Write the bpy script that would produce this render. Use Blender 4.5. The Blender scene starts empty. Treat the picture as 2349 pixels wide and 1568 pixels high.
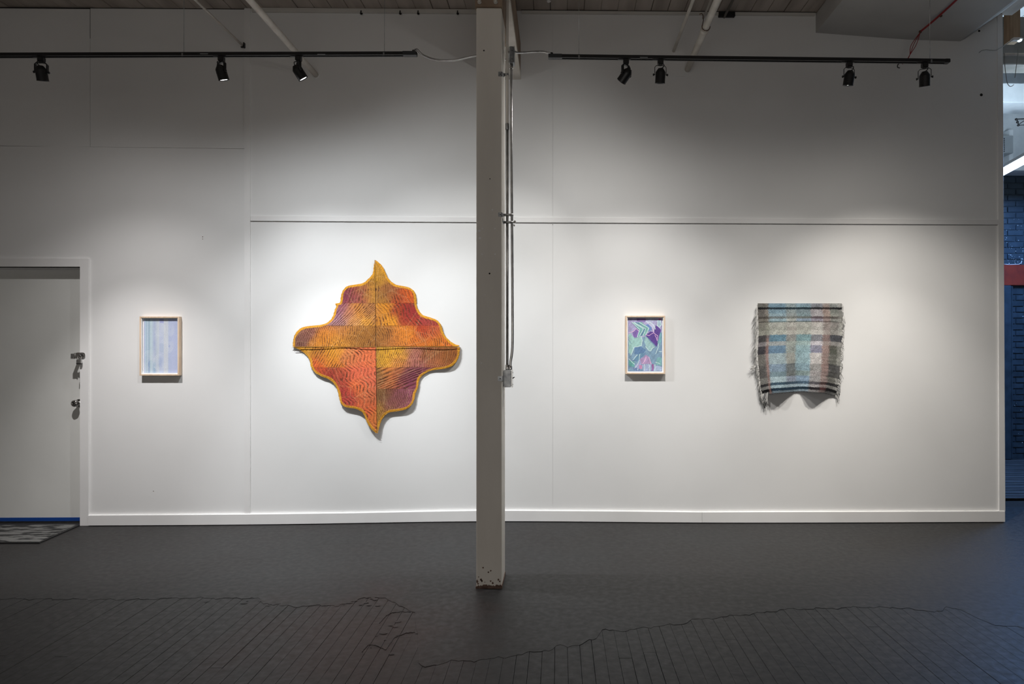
import bpy, bmesh, math, random
import numpy as np
from mathutils import Vector, Matrix
random.seed(7)
C = bpy.context.scene.collection
S = bpy.context.scene

# ------------------------------------------------------------------ camera
F = 1500.0; CX = 1303.0; CY = 801.0; H = 1.385; YAW = math.radians(0.86)
cam = bpy.data.cameras.new('camera'); co = bpy.data.objects.new('camera', cam); C.objects.link(co)
co.location = (0, 0, H); co.rotation_euler = (math.pi/2, 0, -YAW)
cam.sensor_width = 36; cam.lens = 36*F/2349
cam.shift_x = -(CX-1174.5)/2349; cam.shift_y = (CY-784.0)/2349
cam.clip_start = 0.05
S.camera = co

# ------------------------------------------------------------------ world, exposure, light levels
w = bpy.data.worlds.new('world'); S.world = w; w.use_nodes = True
w.node_tree.nodes['Background'].inputs[0].default_value = (1.0, 0.935, 0.88, 1)
w.node_tree.nodes['Background'].inputs[1].default_value = 0.105
# soft fill panel added well behind the camera, brightening post and lower wall
wa = bpy.data.lights.new('room_fill', 'AREA'); wa.shape = 'RECTANGLE'; wa.size = 3.8; wa.size_y = 1.9; wa.energy = 34; wa.color = (1.0, 0.95, 0.89)
wo = bpy.data.objects.new('room_fill', wa); C.objects.link(wo); wo.location = (-0.3, -2.4, 1.15); wo.rotation_euler = (math.pi/2, 0, 0)
S.view_settings.view_transform = 'Standard'; S.view_settings.look = 'None'
S.view_settings.exposure = 0.0; S.view_settings.gamma = 1.0
S.view_settings.use_curve_mapping = False
WARM = (1.0, 0.965, 0.92)
# (u px of lamp, aim (x, z) on the wall plane, watts of the 60, 100 and 172 degree parts of its beam, colour)
LAMPS = [
 (95,  (-3.33, -0.60), (181, 46, 16), (1.0, 0.965, 0.95)),
 (508,  (-1.39, -0.60), (205, 108, 34), (0.955, 0.98, 1.0)),
 (685,  (0.10, 0.20), (105, 43, 17), (0.955, 0.985, 1.0)),
 (1436,  (-0.73, 1.70), (36, 3, 12), (1.0, 0.98, 0.94)),
 (1515,  (0.57, -0.60), (114, 75, 21), (1.0, 0.97, 0.93)),
 (1948,  (1.65, -0.60), (76, 33, 5), (1.0, 0.96, 0.90)),
 (2121,  (2.90, -0.60), (112, 103, 10), (1.0, 0.945, 0.87)),
]
TUBE_EMIT = 22.0
SIDE_W = 62.0

# ------------------------------------------------------------------ pixel -> place helpers
def ray(u, v):
    dx = (u-CX)/F; dz = -(v-CY)/F
    x = dx*math.cos(YAW) + math.sin(YAW); y = math.cos(YAW) - dx*math.sin(YAW)
    return x, y, dz
def P(u, v, Y):
    x, y, z = ray(u, v); t = Y/y
    return Vector((x*t, Y, H+z*t))
def FL(u, v, z0=0.0):
    x, y, z = ray(u, v); t = (z0-H)/z
    return Vector((x*t, y*t, z0))
D = 5.19
def WX(u): return P(u, 800, D).x
def WZ(u, v): return P(u, v, D).z

# ------------------------------------------------------------------ materials
def lin(c):
    c = c/255.0
    return c/12.92 if c <= 0.04045 else ((c+0.055)/1.055)**2.4
def L3(r, g, b, k=1.0): return (lin(r)*k, lin(g)*k, lin(b)*k, 1)
def mat(name, col, rough=0.6, metal=0.0, spec=0.5):
    m = bpy.data.materials.new(name); m.use_nodes = True
    b = m.node_tree.nodes['Principled BSDF']
    b.inputs['Base Color'].default_value = col; b.inputs['Roughness'].default_value = rough
    b.inputs['Metallic'].default_value = metal; b.inputs['Specular IOR Level'].default_value = spec
    return m
def noisy(name, c1, c2, scale=5, detail=4, rough=0.7, metal=0.0, bump=0.0, bscale=60, stretch=(1,1,1), spec=0.4, lo=0.35, hi=0.65, bdist=0.002):
    m = mat(name, c1, rough, metal, spec); nt = m.node_tree; n = nt.nodes; l = nt.links
    b = n['Principled BSDF']
    tc = n.new('ShaderNodeTexCoord'); mp = n.new('ShaderNodeMapping'); mp.inputs['Scale'].default_value = stretch
    geo = n.new('ShaderNodeNewGeometry')
    l.new(geo.outputs['Position'], mp.inputs['Vector'])
    t = n.new('ShaderNodeTexNoise'); t.inputs['Scale'].default_value = scale; t.inputs['Detail'].default_value = detail
    l.new(mp.outputs[0], t.inputs['Vector'])
    r = n.new('ShaderNodeValToRGB'); r.color_ramp.elements[0].position = lo; r.color_ramp.elements[1].position = hi
    r.color_ramp.elements[0].color = c1; r.color_ramp.elements[1].color = c2
    l.new(t.outputs['Fac'], r.inputs['Fac']); l.new(r.outputs['Color'], b.inputs['Base Color'])
    if bump > 0:
        t2 = n.new('ShaderNodeTexNoise'); t2.inputs['Scale'].default_value = bscale; t2.inputs['Detail'].default_value = 5
        l.new(mp.outputs[0], t2.inputs['Vector'])
        bp = n.new('ShaderNodeBump'); bp.inputs['Strength'].default_value = bump; bp.inputs['Distance'].default_value = bdist
        l.new(t2.outputs['Fac'], bp.inputs['Height']); l.new(bp.outputs[0], b.inputs['Normal'])
    return m
def emis(name, col, st):
    m = mat(name, (0.9, 0.9, 0.9, 1)); b = m.node_tree.nodes['Principled BSDF']
    b.inputs['Emission Color'].default_value = col; b.inputs['Emission Strength'].default_value = st
    return m
M = {}
M['wall'] = noisy('wall_paint', (0.78, 0.78, 0.775, 1), (0.812, 0.812, 0.808, 1), 1.6, 5, 0.62, bump=0.12, bscale=90, bdist=0.001, spec=0.3)
M['trim'] = noisy('trim_paint', (0.79, 0.785, 0.78, 1), (0.84, 0.835, 0.83, 1), 3, 4, 0.45, bump=0.1, bscale=50, bdist=0.001)
M['upper'] = noisy('upper_paint', (0.60, 0.58, 0.545, 1), (0.68, 0.66, 0.62, 1), 2.5, 5, 0.7, bump=0.15, bscale=70)
M['door'] = noisy('door_paint', (0.72, 0.725, 0.70, 1), (0.76, 0.765, 0.74, 1), 2, 4, 0.5, bump=0.08, bscale=60, bdist=0.001)
M['ceil'] = noisy('ceiling_board_paint', (0.36, 0.31, 0.27, 1), (0.50, 0.44, 0.39, 1), 3, 6, 0.8, bump=0.3, bscale=40, stretch=(3, 0.5, 1))
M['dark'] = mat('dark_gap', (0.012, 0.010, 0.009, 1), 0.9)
M['soffit'] = noisy('soffit_paint', (0.42, 0.41, 0.395, 1), (0.50, 0.49, 0.47, 1), 1.5, 4, 0.75, bump=0.1)
M['post'] = noisy('post_paint', (0.74, 0.70, 0.64, 1), (0.80, 0.76, 0.70, 1), 6, 5, 0.6, bump=0.25, bscale=45, stretch=(1, 1, 0.25))
M['chip'] = noisy('chipped_wood', (0.10, 0.06, 0.045, 1), (0.20, 0.13, 0.10, 1), 30, 4, 0.9)
M['beam'] = noisy('beam_brown', (0.24, 0.17, 0.12, 1), (0.34, 0.25, 0.18, 1), 8, 5, 0.75, bump=0.3)
M['black'] = mat('black_metal', (0.012, 0.012, 0.013, 1), 0.42, 0.0, 0.5)
M['blackmatte'] = mat('black_matte', (0.006, 0.006, 0.006, 1), 0.7)
M['steel'] = noisy('galvanised_steel', (0.42, 0.42, 0.42, 1), (0.62, 0.62, 0.61, 1), 25, 4, 0.28, 0.95)
M['box'] = noisy('galvanised_box', (0.22, 0.23, 0.24, 1), (0.40, 0.41, 0.42, 1), 30, 5, 0.4, 0.85)
M['chrome'] = mat('chrome', (0.62, 0.61, 0.60, 1), 0.15, 1.0)
M['pipe'] = noisy('pipe_paint', (0.58, 0.54, 0.48, 1), (0.70, 0.66, 0.60, 1), 9, 5, 0.55, bump=0.15, bscale=60)
M['rust'] = noisy('rusty_steel', (0.07, 0.04, 0.025, 1), (0.14, 0.08, 0.05, 1), 30, 4, 0.85)
M['wood'] = noisy('maple_wood', (0.66, 0.49, 0.35, 1), (0.76, 0.60, 0.45, 1), 10, 5, 0.5, stretch=(6, 6, 0.8))
M['white'] = mat('white_board', (0.90, 0.89, 0.88, 1), 0.6)
M['tape'] = mat('blue_tape', L3(20, 70, 150), 0.5)
M['red'] = mat('red_cable_jacket', (0.30, 0.018, 0.02, 1), 0.5)
M['brick'] = noisy('navy_brick_paint', (0.022, 0.034, 0.046, 1), (0.038, 0.056, 0.074, 1), 9, 5, 0.38, bump=0.5, bscale=60)
M['mortar'] = noisy('navy_mortar', (0.018, 0.028, 0.038, 1), (0.03, 0.045, 0.06, 1), 12, 5, 0.6, bump=0.5)
M['farwhite'] = noisy('white_masonry', (0.62, 0.65, 0.67, 1), (0.80, 0.82, 0.83, 1), 4, 6, 0.8, bump=0.5, bscale=25)
M['lintel'] = noisy('rust_red_lintel', (0.19, 0.012, 0.002, 1), (0.27, 0.020, 0.003, 1), 8, 5, 0.7, bump=0.3)
M['lumber'] = noisy('raw_lumber', (0.30, 0.20, 0.12, 1), (0.42, 0.29, 0.18, 1), 6, 5, 0.8, stretch=(8, 8, 0.6), bump=0.2)
M['girder'] = noisy('dark_painted_girder', (0.16, 0.15, 0.13, 1), (0.24, 0.22, 0.20, 1), 5, 5, 0.8, bump=0.3)
M['greybox'] = noisy('grey_box_paint', (0.34, 0.36, 0.37, 1), (0.42, 0.44, 0.45, 1), 5, 3, 0.5)

def floor_mat(name, telegraph):
    m = mat(name, (0.05, 0.048, 0.047, 1), 0.5, 0, 0.32); nt = m.node_tree; n = nt.nodes; l = nt.links; b = n['Principled BSDF']
    geo = n.new('ShaderNodeNewGeometry')
    t = n.new('ShaderNodeTexNoise'); t.inputs['Scale'].default_value = 0.9; t.inputs['Detail'].default_value = 6; t.inputs['Roughness'].default_value = 0.6
    l.new(geo.outputs['Position'], t.inputs['Vector'])
    r = n.new('ShaderNodeValToRGB')
    r.color_ramp.elements[0].position = 0.36; r.color_ramp.elements[0].color = (0.0180, 0.0164, 0.0162, 1)
    r.color_ramp.elements[1].position = 0.62; r.color_ramp.elements[1].color = (0.0205, 0.0205, 0.021, 1)
    l.new(t.outputs['Fac'], r.inputs['Fac'])
    wc = FL(800, 1470)
    dv = n.new('ShaderNodeVectorMath'); dv.operation = 'SUBTRACT'; dv.inputs[1].default_value = (wc.x, wc.y, 0); l.new(geo.outputs['Position'], dv.inputs[0])
    ln_ = n.new('ShaderNodeVectorMath'); ln_.operation = 'LENGTH'; l.new(dv.outputs[0], ln_.inputs[0])
    nz_ = n.new('ShaderNodeTexNoise'); nz_.inputs['Scale'].default_value = 3.5; nz_.inputs['Detail'].default_value = 6; l.new(geo.outputs['Position'], nz_.inputs['Vector'])
    sm_ = n.new('ShaderNodeMath'); sm_.operation = 'MULTIPLY_ADD'; sm_.inputs[1].default_value = -1.3; l.new(nz_.outputs['Fac'], sm_.inputs[0]); l.new(ln_.outputs['Value'], sm_.inputs[2])
    mp_ = n.new('ShaderNodeMapRange'); mp_.inputs[1].default_value = -0.45; mp_.inputs[2].default_value = 0.12; mp_.inputs[3].default_value = 0.8; mp_.inputs[4].default_value = 0.0; l.new(sm_.outputs[0], mp_.inputs[0])
    mw = n.new('ShaderNodeMix'); mw.data_type = 'RGBA'; mw.inputs[7].default_value = (0.030, 0.0175, 0.016, 1)
    l.new(mp_.outputs[0], mw.inputs[0]); l.new(r.outputs['Color'], mw.inputs[6])
    # fine speckle of dust
    t3 = n.new('ShaderNodeTexNoise'); t3.inputs['Scale'].default_value = 28; t3.inputs['Detail'].default_value = 8
    l.new(geo.outputs['Position'], t3.inputs['Vector'])
    mr = n.new('ShaderNodeMapRange'); mr.inputs[1].default_value = 0.3; mr.inputs[2].default_value = 0.7; mr.inputs[3].default_value = 0.82; mr.inputs[4].default_value = 1.18
    l.new(t3.outputs['Fac'], mr.inputs[0])
    mx = n.new('ShaderNodeVectorMath'); mx.operation = 'SCALE'
    l.new(mw.outputs[2], mx.inputs[0]); l.new(mr.outputs[0], mx.inputs['Scale']); l.new(mx.outputs[0], b.inputs['Base Color'])
    mr2 = n.new('ShaderNodeMapRange'); mr2.inputs[1].default_value = 0.3; mr2.inputs[2].default_value = 0.7; mr2.inputs[3].default_value = 0.42; mr2.inputs[4].default_value = 0.62
    l.new(t3.outputs['Fac'], mr2.inputs[0]); l.new(mr2.outputs[0], b.inputs['Roughness'])
    bp = n.new('ShaderNodeBump'); bp.inputs['Strength'].default_value = 0.35; bp.inputs['Distance'].default_value = 0.002
    t2 = n.new('ShaderNodeTexNoise'); t2.inputs['Scale'].default_value = 45; t2.inputs['Detail'].default_value = 6
    l.new(geo.outputs['Position'], t2.inputs['Vector']); l.new(t2.outputs['Fac'], bp.inputs['Height'])
    last = bp
    if telegraph:
        # board joints showing faintly through the paint, stronger to the right
        br = n.new('ShaderNodeTexBrick'); br.inputs['Scale'].default_value = 1.0
        br.offset = 0.37; br.offset_frequency = 2
        br.inputs['Brick Width'].default_value = 1.1; br.inputs['Row Height'].default_value = 0.0578; br.inputs['Mortar Size'].default_value = 0.0011
        br.inputs['Mortar Smooth'].default_value = 0.3
        br.inputs[1].default_value = (1, 1, 1, 1); br.inputs[2].default_value = (1, 1, 1, 1); br.inputs[3].default_value = (0, 0, 0, 1)
        mp = n.new('ShaderNodeMapping'); mp.inputs['Rotation'].default_value = (0, 0, math.pi/2)
        l.new(geo.outputs['Position'], mp.inputs['Vector']); l.new(mp.outputs[0], br.inputs['Vector'])
        sx = n.new('ShaderNodeSeparateXYZ'); l.new(geo.outputs['Position'], sx.inputs[0])
        mk = n.new('ShaderNodeMapRange'); mk.inputs[1].default_value = 0.3; mk.inputs[2].default_value = 2.2; mk.inputs[3].default_value = 0.0; mk.inputs[4].default_value = 0.75
        l.new(sx.outputs['X'], mk.inputs[0])
        tn = n.new('ShaderNodeMapRange'); tn.inputs[1].default_value = 0.42; tn.inputs[2].default_value = 0.6
        l.new(t.outputs['Fac'], tn.inputs[0])
        mu = n.new('ShaderNodeMath'); mu.operation = 'MULTIPLY'; l.new(mk.outputs[0], mu.inputs[0]); l.new(tn.outputs[0], mu.inputs[1])
        bp2 = n.new('ShaderNodeBump'); bp2.inputs['Distance'].default_value = 0.004
        l.new(mu.outputs[0], bp2.inputs['Strength']); l.new(br.outputs['Color'], bp2.inputs['Height']); l.new(bp.outputs[0], bp2.inputs['Normal'])
        last = bp2
    l.new(last.outputs[0], b.inputs['Normal'])
    return m
M['floor'] = floor_mat('floor_paint', False)
M['skim'] = floor_mat('floor_levelled_paint', True)

def fabric_mat(name, hatch=False, rough=0.9, weave=0.0, bump=0.3):
    m = mat(name, (0.5, 0.5, 0.5, 1), rough, 0, 0.15); nt = m.node_tree; n = nt.nodes; l = nt.links; b = n['Principled BSDF']
    a = n.new('ShaderNodeAttribute'); a.attribute_name = 'Col'
    col = a.outputs['Color']
    tc = n.new('ShaderNodeTexCoord')
    t = n.new('ShaderNodeTexNoise'); t.inputs['Scale'].default_value = 160; t.inputs['Detail'].default_value = 5
    l.new(tc.outputs['Object'], t.inputs['Vector'])
    mr = n.new('ShaderNodeMapRange'); mr.inputs[1].default_value = 0.3; mr.inputs[2].default_value = 0.7; mr.inputs[3].default_value = 1-weave; mr.inputs[4].default_value = 1+weave
    l.new(t.outputs['Fac'], mr.inputs[0])
    h = t.outputs['Fac']
    if hatch:
        p = n.new('ShaderNodeAttribute'); p.attribute_name = 'phase'
        n2 = n.new('ShaderNodeTexNoise'); n2.inputs['Scale'].default_value = 13; n2.inputs['Detail'].default_value = 3
        l.new(tc.outputs['Object'], n2.inputs['Vector'])
        ad = n.new('ShaderNodeMath'); ad.operation = 'MULTIPLY_ADD'; ad.inputs[1].default_value = 7.0
        l.new(n2.outputs['Fac'], ad.inputs[0]); l.new(p.outputs['Fac'], ad.inputs[2])
        sn = n.new('ShaderNodeMath'); sn.operation = 'SINE'; l.new(ad.outputs[0], sn.inputs[0])
        st = n.new('ShaderNodeAttribute'); st.attribute_name = 'ink'
        ms = n.new('ShaderNodeMapRange'); ms.inputs[1].default_value = -0.2; ms.inputs[2].default_value = 0.85
        l.new(sn.outputs[0], ms.inputs[0])
        br = n.new('ShaderNodeMapRange'); br.inputs[1].default_value = 0.40; br.inputs[2].default_value = 0.56; l.new(t.outputs['Fac'], br.inputs[0])
        n3 = n.new('ShaderNodeTexNoise'); n3.inputs['Scale'].default_value = 38; n3.inputs['Detail'].default_value = 2
        l.new(tc.outputs['Object'], n3.inputs['Vector'])
        dr_ = n.new('ShaderNodeMapRange'); dr_.inputs[1].default_value = 0.40; dr_.inputs[2].default_value = 0.58; dr_.inputs[3].default_value = 0.12; dr_.inputs[4].default_value = 1.15
        l.new(n3.outputs['Fac'], dr_.inputs[0])
        m0 = n.new('ShaderNodeMath'); m0.operation = 'MULTIPLY'; l.new(ms.outputs[0], m0.inputs[0]); l.new(dr_.outputs[0], m0.inputs[1])
        m1 = n.new('ShaderNodeMath'); m1.operation = 'MULTIPLY'; m1.use_clamp = True; l.new(m0.outputs[0], m1.inputs[0]); l.new(st.outputs['Fac'], m1.inputs[1])
        mix = n.new('ShaderNodeMix'); mix.data_type = 'RGBA'; mix.inputs[7].default_value = (0.12, 0.045, 0.025, 1)
        l.new(m1.outputs[0], mix.inputs[0]); l.new(col, mix.inputs[6]); col = mix.outputs[2]
        hh = n.new('ShaderNodeMath'); hh.operation = 'MULTIPLY_ADD'; hh.inputs[1].default_value = -0.8
        l.new(m1.outputs[0], hh.inputs[0]); l.new(t.outputs['Fac'], hh.inputs[2]); h = hh.outputs[0]
        # pale stitched threads
        vo = n.new('ShaderNodeTexVoronoi'); vo.feature = 'DISTANCE_TO_EDGE'; vo.inputs['Scale'].default_value = 7
        l.new(tc.outputs['Object'], vo.inputs['Vector'])
        vr = n.new('ShaderNodeMapRange'); vr.inputs[1].default_value = 0.0; vr.inputs[2].default_value = 0.022; vr.inputs[3].default_value = 0.16; vr.inputs[4].default_value = 0.0
        l.new(vo.outputs['Distance'], vr.inputs[0])
        mx2 = n.new('ShaderNodeMix'); mx2.data_type = 'RGBA'; mx2.inputs[7].default_value = (0.75, 0.5, 0.25, 1)
        l.new(vr.outputs[0], mx2.inputs[0]); l.new(col, mx2.inputs[6]); col = mx2.outputs[2]
    sc = n.new('ShaderNodeVectorMath'); sc.operation = 'SCALE'; l.new(col, sc.inputs[0]); l.new(mr.outputs[0], sc.inputs['Scale'])
    l.new(sc.outputs[0], b.inputs['Base Color'])
    bp = n.new('ShaderNodeBump'); bp.inputs['Strength'].default_value = bump; bp.inputs['Distance'].default_value = 0.004
    l.new(h, bp.inputs['Height']); l.new(bp.outputs[0], b.inputs['Normal'])
    return m
M['quilt'] = fabric_mat('quilted_cloth', True, weave=0.34, bump=0.7)
M['plaid'] = fabric_mat('woven_plaid', False, weave=0.38, bump=0.6)
M['paper1'] = fabric_mat('printed_sheet', False, 0.7, 0.05, 0.1)
M['paper2'] = fabric_mat('painted_sheet', False, 0.7, 0.14, 0.15)

# ------------------------------------------------------------------ object helpers
def link(name, me, m, parent=None):
    o = bpy.data.objects.new(name, me); C.objects.link(o)
    if m is not None and not me.materials: me.materials.append(m)
    if parent is not None: o.parent = parent
    return o
def empty(name, loc, label=None, cat=None, group=None):
    o = bpy.data.objects.new(name, None); C.objects.link(o); o.location = loc; o.empty_display_size = 0.1
    bpy.context.view_layer.update()
    if label: o['label'] = label; o['category'] = cat
    if group: o['group'] = group
    return o
def tag(o, label, cat, group=None):
    o['label'] = label; o['category'] = cat
    if group: o['group'] = group
    return o
def struct(o): o['kind'] = 'structure'; return o
def add_box(bm, x0, x1, y0, y1, z0, z1, bev=0.0):
    r = bmesh.ops.create_cube(bm, size=1.0)
    vs = r['verts']
    bmesh.ops.scale(bm, vec=(x1-x0, y1-y0, z1-z0), verts=vs)
    bmesh.ops.translate(bm, vec=((x0+x1)/2, (y0+y1)/2, (z0+z1)/2), verts=vs)
    if bev > 0:
        es = list({e for v in vs for e in v.link_edges})
        bmesh.ops.bevel(bm, geom=es, offset=bev, segments=2, affect='EDGES', clamp_overlap=True)
def add_tube(bm, pts, r, seg=10, caps=True):
    """swept tube; r a number or a list"""
    pts = [Vector(p) for p in pts]; n = len(pts)
    rs = r if isinstance(r, (list, tuple)) else [r]*n
    rings = []; up = None
    for i, p in enumerate(pts):
        d = (pts[min(i+1, n-1)]-pts[max(i-1, 0)]).normalized()
        if up is None:
            up = Vector((0, 0, 1)) if abs(d.z) < 0.9 else Vector((1, 0, 0))
        s = d.cross(up)
        if s.length < 1e-5: s = d.cross(Vector((0, 1, 0.01)))
        s.normalize(); t = s.cross(d).normalized(); up = t
        rings.append([bm.verts.new(p + (s*math.cos(a)+t*math.sin(a))*rs[i]) for a in [2*math.pi*k/seg for k in range(seg)]])
    for i in range(n-1):
        for k in range(seg):
            f = bm.faces.new((rings[i][k], rings[i][(k+1) % seg], rings[i+1][(k+1) % seg], rings[i+1][k])); f.smooth = True
    if caps:
        bm.faces.new(rings[0][::-1]); bm.faces.new(rings[-1])
def add_lathe(bm, prof, origin, axis, seg=24):
    """prof: list of (distance along axis, radius)"""
    a = Vector(axis).normalized(); s = a.orthogonal().normalized(); t = a.cross(s); o = Vector(origin)
    rings = []
    for (d, r) in prof:
        rings.append([bm.verts.new(o + a*d + (s*math.cos(2*math.pi*k/seg)+t*math.sin(2*math.pi*k/seg))*max(r, 1e-5)) for k in range(seg)])
    for i in range(len(rings)-1):
        for k in range(seg):
            f = bm.faces.new((rings[i][k], rings[i][(k+1) % seg], rings[i+1][(k+1) % seg], rings[i+1][k])); f.smooth = True
    bm.faces.new(rings[0][::-1]); bm.faces.new(rings[-1])
def add_prism(bm, poly, axis, a, b):
    """poly: list of 2D, extruded from a to b along axis ('x','y','z')"""
    def mk(p, t):
        if axis == 'x': return (t, p[0], p[1])
        if axis == 'y': return (p[0], t, p[1])
        return (p[0], p[1], t)
    A = [bm.verts.new(mk(p, a)) for p in poly]; B = [bm.verts.new(mk(p, b)) for p in poly]
    bm.faces.new(A); bm.faces.new(B[::-1]); n = len(poly)
    for i in range(n): bm.faces.new((A[i], B[i], B[(i+1) % n], A[(i+1) % n]))
def fin(name, bm, m, parent=None, off=None):
    bmesh.ops.recalc_face_normals(bm, faces=bm.faces)
    if off is not None: bmesh.ops.translate(bm, vec=-Vector(off), verts=bm.verts)
    me = bpy.data.meshes.new(name); bm.to_mesh(me); bm.free()
    o = link(name, me, m, parent)
    if off is not None and parent is None: o.location = off
    return o
def box(name, x0, x1, y0, y1, z0, z1, m, parent=None, bev=0.0, off=None):
    bm = bmesh.new(); add_box(bm, x0, x1, y0, y1, z0, z1, bev)
    return fin(name, bm, m, parent, off)
def origin_of(p): return p.location if p is not None else Vector((0, 0, 0))
def pbox(name, parent, x0, x1, y0, y1, z0, z1, m, bev=0.0):
    """child box given in world coordinates"""
    return box(name, x0, x1, y0, y1, z0, z1, m, parent, bev, off=origin_of(parent))
def tube(name, parent, pts, r, m, seg=10):
    bm = bmesh.new(); add_tube(bm, pts, r, seg); return fin(name, bm, m, parent, off=origin_of(parent) if parent is not None else Vector(pts[0]))
def smooth_path(pts, k=6):
    pts = [Vector(p) for p in pts]; out = []
    for i in range(len(pts)-1):
        p0 = pts[max(i-1, 0)]; p1 = pts[i]; p2 = pts[i+1]; p3 = pts[min(i+2, len(pts)-1)]
        for j in range(k):
            t = j/k
            out.append(0.5*((2*p1)+(-p0+p2)*t+(2*p0-5*p1+4*p2-p3)*t*t+(-p0+3*p1-3*p2+p3)*t**3))
    out.append(pts[-1]); return out

# ================================================================== FLOOR
def hump(x, y):
    g = math.exp(-((x+0.55)/1.35)**2)*0.021
    t = min(max((y-4.15)/0.95, 0), 1); return g*t*t*(3-2*t)
XL, XR = -6.2, 6.9; YN, YF = -2.5, 8.25
floor = struct(box('floor', XL, XR, YN, YF, -0.16, -0.014, M['dark']))
# edge of the levelled, painted-over layer (photo pixels on the floor plane)
EDGE = [(-400, 1374), (0, 1373), (300, 1375), (420, 1371), (520, 1372), (590, 1371), (602, 1383), (640, 1386), (675, 1391), (720, 1389), (790, 1386), (812, 1378),
        (840, 1368), (880, 1372), (905, 1380), (935, 1400), (952, 1405), (955, 1432), (958, 1450), (960, 1528), (1000, 1524), (1040, 1516), (1110, 1513), (1150, 1508),
        (1200, 1499), (1262, 1490), (1280, 1478), (1305, 1485), (1330, 1478), (1345, 1468), (1370, 1464), (1380, 1448), (1386, 1443), (1440, 1447), (1475, 1439),
        (1540, 1433), (1572, 1430), (1580, 1422), (1620, 1419), (1690, 1411), (1749, 1405), (1800, 1397), (1900, 1395), (1975, 1392), (2080, 1394),
        (2112, 1401), (2160, 1401), (2172, 1393), (2200, 1396), (2235, 1414), (2290, 1436), (2349, 1438), (2700, 1445)]
epts = [FL(u, v) for u, v in EDGE]
ex = np.array([p.x for p in epts]); ey = np.array([p.y for p in epts])
ox = np.argsort(ex); ex = ex[ox]; ey = ey[ox]
rngE = np.random.RandomState(3)
def edge_y(x):
    j = 0.008*math.sin(x*37.0)+0.006*math.sin(x*91.0+1)+0.004*math.sin(x*210+2)
    return float(np.interp(x, ex, ey))+j
# levelled layer: a thin skin with a real step, swelling under the baseboard
nx = 640; ny = 22; x0s, x1s = XL, 4.9
vs = []; fs = []
for i in range(nx+1):
    x = x0s+(x1s-x0s)*i/nx; e = edge_y(x)
    vs.append((x, e-0.004, -0.012)); 
    for j in range(ny+1):
        y = e+(D+0.5-e)*(j/ny)**1.1
        thick = 0.0024 if j > 0 else 0.0016
        vs.append((x, y, thick+hump(x, y)))
st = ny+2
for i in range(nx):
    for j in range(ny+1):
        a = i*st+j; fs.append((a, a+1, a+st+1, a+st))
me = bpy.data.meshes.new('levelling_coat'); me.from_pydata(vs, [], [tuple(reversed(f)) for f in fs]); me.update()
o = link('levelling_coat', me, M['skim'], floor)
bm = bmesh.new(); bm.from_mesh(me); bmesh.ops.recalc_face_normals(bm, faces=bm.faces); bm.to_mesh(me); bm.free()
if me.polygons[ny//2].normal.z < 0: me.flip_normals()
o['label'] = 'smooth levelled coat of dark paint between the wall and a ragged edge'
# raised paint ridges and flakes on the coat
def ridge(uv, rad=0.0016, zoff=0.0014):
    rad *= 0.6
    pts = []
    for i in range(len(uv)-1):
        for k in range(8):
            u = uv[i][0]+(uv[i+1][0]-uv[i][0])*k/8; v = uv[i][1]+(uv[i+1][1]-uv[i][1])*k/8 + random.uniform(-0.8, 0.8)
            p = FL(u, v); p.z = zoff+hump(p.x, p.y); pts.append(p)
    bm = bmesh.new(); add_tube(bm, pts, [rad*random.uniform(0.5, 1.2) for _ in pts], 6)
    return fin('paint_ridge', bm, M['floor'], floor)
ridge([(0, 1334), (120, 1333), (250, 1331), (380, 1331), (470, 1329), (560, 1327), (600, 1328), (650, 1323), (715, 1325), (800, 1323), (900, 1320)], 0.0020)
ridge([(600, 1371), (700, 1368), (800, 1366), (900, 1364), (1000, 1364), (1085, 1357)], 0.0022)
ridge([(870, 1430), (885, 1412), (900, 1405), (925, 1402), (945, 1404)], 0.0028, 0.001)
ridge([(830, 1495), (845, 1478), (862, 1480), (885, 1490), (905, 1462), (930, 1452), (955, 1449)], 0.003, 0.001)
ridge([(2250, 1397), (2285, 1399), (2300, 1410), (2320, 1411), (2345, 1405)], 0.0025)
ridge([(1560, 1392), (1700, 1388), (1790, 1366), (1870, 1366), (1920, 1369), (1990, 1364), (2100, 1363)], 0.0013)
bm = bmesh.new()
for k in range(140):
    u = random.gauss(700, 75); v = random.uniform(1370, 1389) if random.random() < 0.7 else random.uniform(1350, 1372)
    if k > 125: u = random.uniform(840, 960); v = random.uniform(1400, 1500)
    p = FL(u, v); a = random.uniform(0, 6.3); r = random.uniform(0.006, 0.022); n = random.choice((5, 6, 7))
    ring = [bm.verts.new((p.x+math.cos(a+6.283*i/n)*r*random.uniform(0.6, 1.2), p.y+math.sin(a+6.283*i/n)*r*random.uniform(0.5, 1.0), 0.0018)) for i in range(n)]
    c = bm.verts.new((p.x, p.y, 0.0020+random.uniform(0, 0.0007)))
    for i in range(n): bm.faces.new((ring[i], ring[(i+1) % n], c))
fl = fin('paint_flakes', bm, M['floor'], floor); fl['kind'] = 'stuff'

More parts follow.
